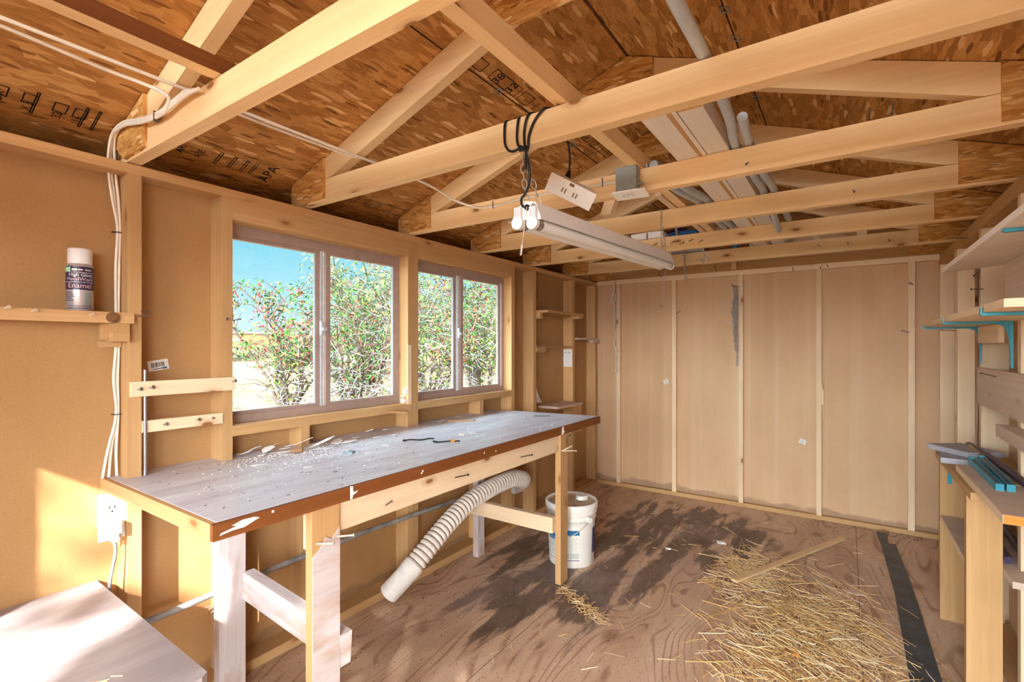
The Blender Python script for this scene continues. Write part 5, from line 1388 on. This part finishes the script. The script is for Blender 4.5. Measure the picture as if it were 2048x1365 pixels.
def shrub(name, label, cat, px, depth, top_z, spread, layers, stems=9, twigs=160, seed=1, group=None, lean=(0, 0), low=.0):
    rnd = random.Random(seed)
    p = out_at(px, depth); p.z = ground_z(p.x, p.y) - .03
    h = top_z - p.z
    t = thing(name, label, cat, tuple(p), group)
    st = MB(); tips = []
    for i in range(stems):
        a = 2 * PI * i / stems + rnd.uniform(-.3, .3); rr = spread * rnd.uniform(.35, 1.0); hh = h * rnd.uniform(.6, 1.0)
        e = p + Vector((math.cos(a) * rr + lean[0], math.sin(a) * rr + lean[1], hh))
        m1 = p + Vector((math.cos(a) * rr * .35, math.sin(a) * rr * .35, hh * .35)) + Vector((rnd.gauss(0, .08), rnd.gauss(0, .08), 0))
        m2 = p + Vector((math.cos(a) * rr * .7 + lean[0] * .6, math.sin(a) * rr * .7 + lean[1] * .6, hh * .7)) + Vector((rnd.gauss(0, .12), rnd.gauss(0, .12), 0))
        path = spline([p, m1, m2, e], 5)
        st.tube(path, [.022 * (1 - .8 * k / (len(path) - 1)) for k in range(len(path))], 5, caps=False)
        for k in range(4, len(path)):
            for r in range(2):
                d = Vector((rnd.gauss(0, 1), rnd.gauss(0, 1), rnd.gauss(.5, .6))).normalized() * spread * rnd.uniform(.2, .5)
                b = path[k] + d; mid = path[k] + d * .5 + Vector((0, 0, .04))
                st.tube([path[k], mid, b], [.008, .006, .003], 4, caps=False)
                tips += [b, mid, path[k]]
    obj('stems', st, 'bark', t)
    tw = MB()
    for k in range(twigs):
        q = rnd.choice(tips); q = Vector((q.x, q.y, p.z + (q.z - p.z) * rnd.uniform(.1, .95)))
        d = Vector((rnd.gauss(0, 1), rnd.gauss(0, 1), rnd.gauss(.4, .7))).normalized() * rnd.uniform(.15, .5) * spread
        tw.tube([q, q + d * .5 + Vector((rnd.gauss(0, .03), rnd.gauss(0, .03), 0)), q + d], [.0045, .0035, .002], 3, caps=False)
    if twigs: obj('dry_twigs', tw, 'twig', t)
    for (mat, n, size, zlo, zhi, jit, nm) in layers:
        lf = MB(); cand = [q for q in tips if zlo <= (q.z - p.z) / h <= zhi] or tips
        k = 0
        while k < n:
            q = rnd.choice(cand)
            for _ in range(8):
                leaf(lf, q + Vector((rnd.gauss(0, jit), rnd.gauss(0, jit), rnd.gauss(0, jit))), size, rnd); k += 1
        obj(nm, lf, mat, t)
    return t
shrub('berry_bush', 'open red berried bush against the sky in the left pane of the big window', 'bush', 572, 6.0, 2.05, .85,
      [('leaf_red', 1500, .060, .45, 1.0, .06, 'leaves'), ('leaf_yellow', 420, .05, .1, .55, .09, 'leaves')], 8, 260, 3, 'bushes outside the windows')
shrub('berry_bush', 'dense twiggy bush filling the right pane of the big window', 'bush', 722, 6.2, 2.30, .80,
      [('leaf_red', 1000, .055, .1, .6, .09, 'leaves'), ('leaf_green', 1300, .05, .25, 1.0, .09, 'leaves')], 12, 620, 5, 'bushes outside the windows')
shrub('olive_tree', 'rounded olive grey tree standing behind the twiggy bush', 'tree', 735, 11.0, 3.25, 1.25,
      [('leaf_olive', 4200, .10, .2, 1.0, .20, 'leaves')], 12, 200, 7)
shrub('berry_bush', 'leafy branches with red tips in the left pane of the far window', 'bush', 862, 6.6, 2.75, .80,
      [('leaf_red', 1300, .055, .35, 1.0, .08, 'leaves'), ('leaf_yellow', 900, .05, .1, .5, .10, 'leaves')], 11, 520, 9, 'bushes outside the windows')
shrub('green_bush', 'bright green bush in the right pane of the far window', 'bush', 962, 7.6, 2.9, .95,
      [('leaf_green', 2200, .07, .3, 1.0, .12, 'leaves'), ('leaf_yellow', 1100, .065, .1, .6, .12, 'leaves')], 12, 300, 12, 'bushes outside the windows')
for i, (px, dp, tz, sp) in enumerate(((468, 16, .80, .9), (528, 19, .85, 1.0), (600, 15, 1.20, 1.0), (1010, 13, 3.2, 1.8), (905, 14, 3.4, 1.8), (800, 15, 3.0, 1.6))):
    shrub('scrub_bush', ('low grey scrub bush at the left edge of the big window', 'low grey scrub bush in front of the tan house', 'grey scrub behind the red berried bush', 'tall scrub behind the bright green bush at the right',
                         'tall scrub seen between the two far window bushes', 'tall scrub between the two windows behind the bushes')[i], 'bush', px, dp, tz, sp,
          [('leaf_olive', 1300, .13, .1, 1.0, .28, 'leaves')], 9, 160, 20 + i, 'scrub bushes in the distance')
# far tan house with a white window, and the hills
hp_ = out_at(552, 40); ang = math.atan2(hp_.y, hp_.x)
hs_ = thing('house', 'low tan house far beyond the bushes, in the left pane of the big window', 'house', (hp_.x, hp_.y, .5))
Rz = Matrix.Rotation(ang, 3, 'Z')
hc = Vector((hp_.x, hp_.y, 0))
obj('walls', MB().obox(hc + Vector((0, 0, 1.3)), (5, 11, 1.9), Rz), 'adobe', hs_)
obj('roof', MB().obox(hc + Vector((0, 0, 2.30)), (5.3, 11.3, .12), Rz), 'hill', hs_)
wf_ = obj('window_frame', MB().obox(hc + Rz @ Vector((-2.55, 2.75, 1.42)), (.12, 1.0, .85), Rz), 'white', hs_)
obj('pane', MB().obox(hc + Rz @ Vector((-2.62, 2.65, 1.42)), (.05, .66, .5), Rz), 'adobe', wf_)
hm = MB()
for k in range(24):
    a0, a1 = math.radians(95 + k * 5), math.radians(100 + k * 5)
    f = lambda a: (95 * math.cos(a), 95 * math.sin(a))
    h0, h1 = (3.2 + 1.5 * mnoise.noise((a * 3, 1, 0)) for a in (a0, a1))
    hm.face([(*f(a0), -3), (*f(a1), -3), (f(a1)[0] * 1.15, f(a1)[1] * 1.15, h1), (f(a0)[0] * 1.15, f(a0)[1] * 1.15, h0)])
struct('hills', hm, 'hill')

# added tree, unseen behind the camera: crown shaped to block sun from the doorway
SUN = Vector((-1.0, 1.6, -1.14)).normalized()
sv = -SUN
U = Vector((sv.y, -sv.x, 0)).normalized() * -1.0
if U.x < 0: U = -U
V_ = sv.cross(U); V_ = V_ if V_.z > 0 else -V_
cc = Vector((-.10, YN, .92)) + sv * 5.4
tt = thing('added_sun_blocker', 'leafy sun-blocking tree added outside the doorway, unseen behind the camera', 'tree', (cc.x, cc.y, -.16))
rnd = random.Random(77); lf = MB()
n = 0
while n < 4600:
    u, v, w = rnd.uniform(-.70, .95), rnd.uniform(-1.25, 1.30), rnd.uniform(-.5, .5)
    if (abs(u / .95)) ** 6 + (abs(v / 1.30)) ** 6 > 1: continue
    leaf(lf, cc + U * u + V_ * v + sv * w, .17, rnd); n += 1
n = 0
while n < 42:
    u, v, w = rnd.uniform(-1.15, -.72), rnd.uniform(-.35, 1.0), rnd.uniform(-.4, .4)
    for k in range(7):
        leaf(lf, cc + U * (u + rnd.gauss(0, .05)) + V_ * (v + rnd.gauss(0, .035)) + sv * w, .10, rnd)
    n += 1
obj('leaves', lf, 'leaf_green', tt)
obj('trunk', MB().tube(spline([(cc.x + .3, cc.y - .2, -.2), (cc.x + .2, cc.y - .1, 1.4), (cc.x, cc.y, 3.0), (cc.x - .1, cc.y, cc.z + .6)], 6), [.13 - .004 * k for k in range(19)], 10), 'bark', tt)

# ================================================================== LIGHT
sun = bpy.data.lights.new('sun', 'SUN'); sun.energy = SUN_E = 14.0; sun.angle = math.radians(.6); sun.color = (1.0, .965, .91)
so_ = bpy.data.objects.new('sun', sun); COL.objects.link(so_); so_.rotation_euler = SUN.to_track_quat('-Z', 'Y').to_euler(); so_.location = (3, -5, 6)

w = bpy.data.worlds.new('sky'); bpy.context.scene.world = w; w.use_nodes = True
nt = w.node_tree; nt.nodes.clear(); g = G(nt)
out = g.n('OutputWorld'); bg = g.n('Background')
tc = g.n('TexCoord').outputs['Generated']
sp = g.n('SeparateXYZ'); g.l(tc, sp.inputs[0])
grad = g.ramp(sp.outputs[2], [(0.0, (.62, .70, .74)), (.10, (.36, .60, .68)), (.22, (.14, .46, .58)), (.34, (.13, .40, .55)), (.52, (.80, .90, 1.0)), (1.0, (.85, .93, 1.0))])
dt = g.n('VectorMath', operation='DOT_PRODUCT'); g.l(tc, dt.inputs[0])
hz = Vector((sv.x, sv.y, .25)).normalized(); dt.inputs[1].default_value = tuple(hz)
glow = g.ramp(dt.outputs['Value'], [(0.05, 0.0), (.45, .45), (1.0, 1.0)])
col = g.mix(g.math('MULTIPLY', glow, .85), grad, (1.0, .985, .965))
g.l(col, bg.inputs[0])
overhead_boost = g.ramp(sp.outputs[2], [(.34, 0.0), (.55, 1.0)])      # overhead sky, out of view, brightened to light the bench
g.l(g.math('ADD', g.math('ADD', 0.95, g.math('MULTIPLY', overhead_boost, 1.9)), g.math('MULTIPLY', glow, 18.0)), bg.inputs[1])
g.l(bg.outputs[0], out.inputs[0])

# ================================================================== CAMERA AND VIEW
cam = bpy.data.cameras.new('camera'); co = bpy.data.objects.new('camera', cam); COL.objects.link(co)
cam.sensor_width = 36.0; cam.lens = FPX / 2048 * 36.0; cam.shift_y = 11.5 / 2048; cam.clip_start = .02; cam.clip_end = 400
co.location = (0, 0, CAM_Z); co.rotation_euler = (PI / 2, 0, YAW)
sc = bpy.context.scene; sc.camera = co
sc.view_settings.view_transform = 'Standard'; sc.view_settings.look = 'None'
sc.view_settings.gamma = 1.0; sc.view_settings.use_curve_mapping = False
sc.view_settings.exposure = 0.90
cy = sc.cycles
cy.use_denoising = True; cy.max_bounces = 10; cy.diffuse_bounces = 7; cy.glossy_bounces = 3; cy.transparent_max_bounces = 12
cy.sample_clamp_indirect = 8.0
bpy.context.view_layer.update()
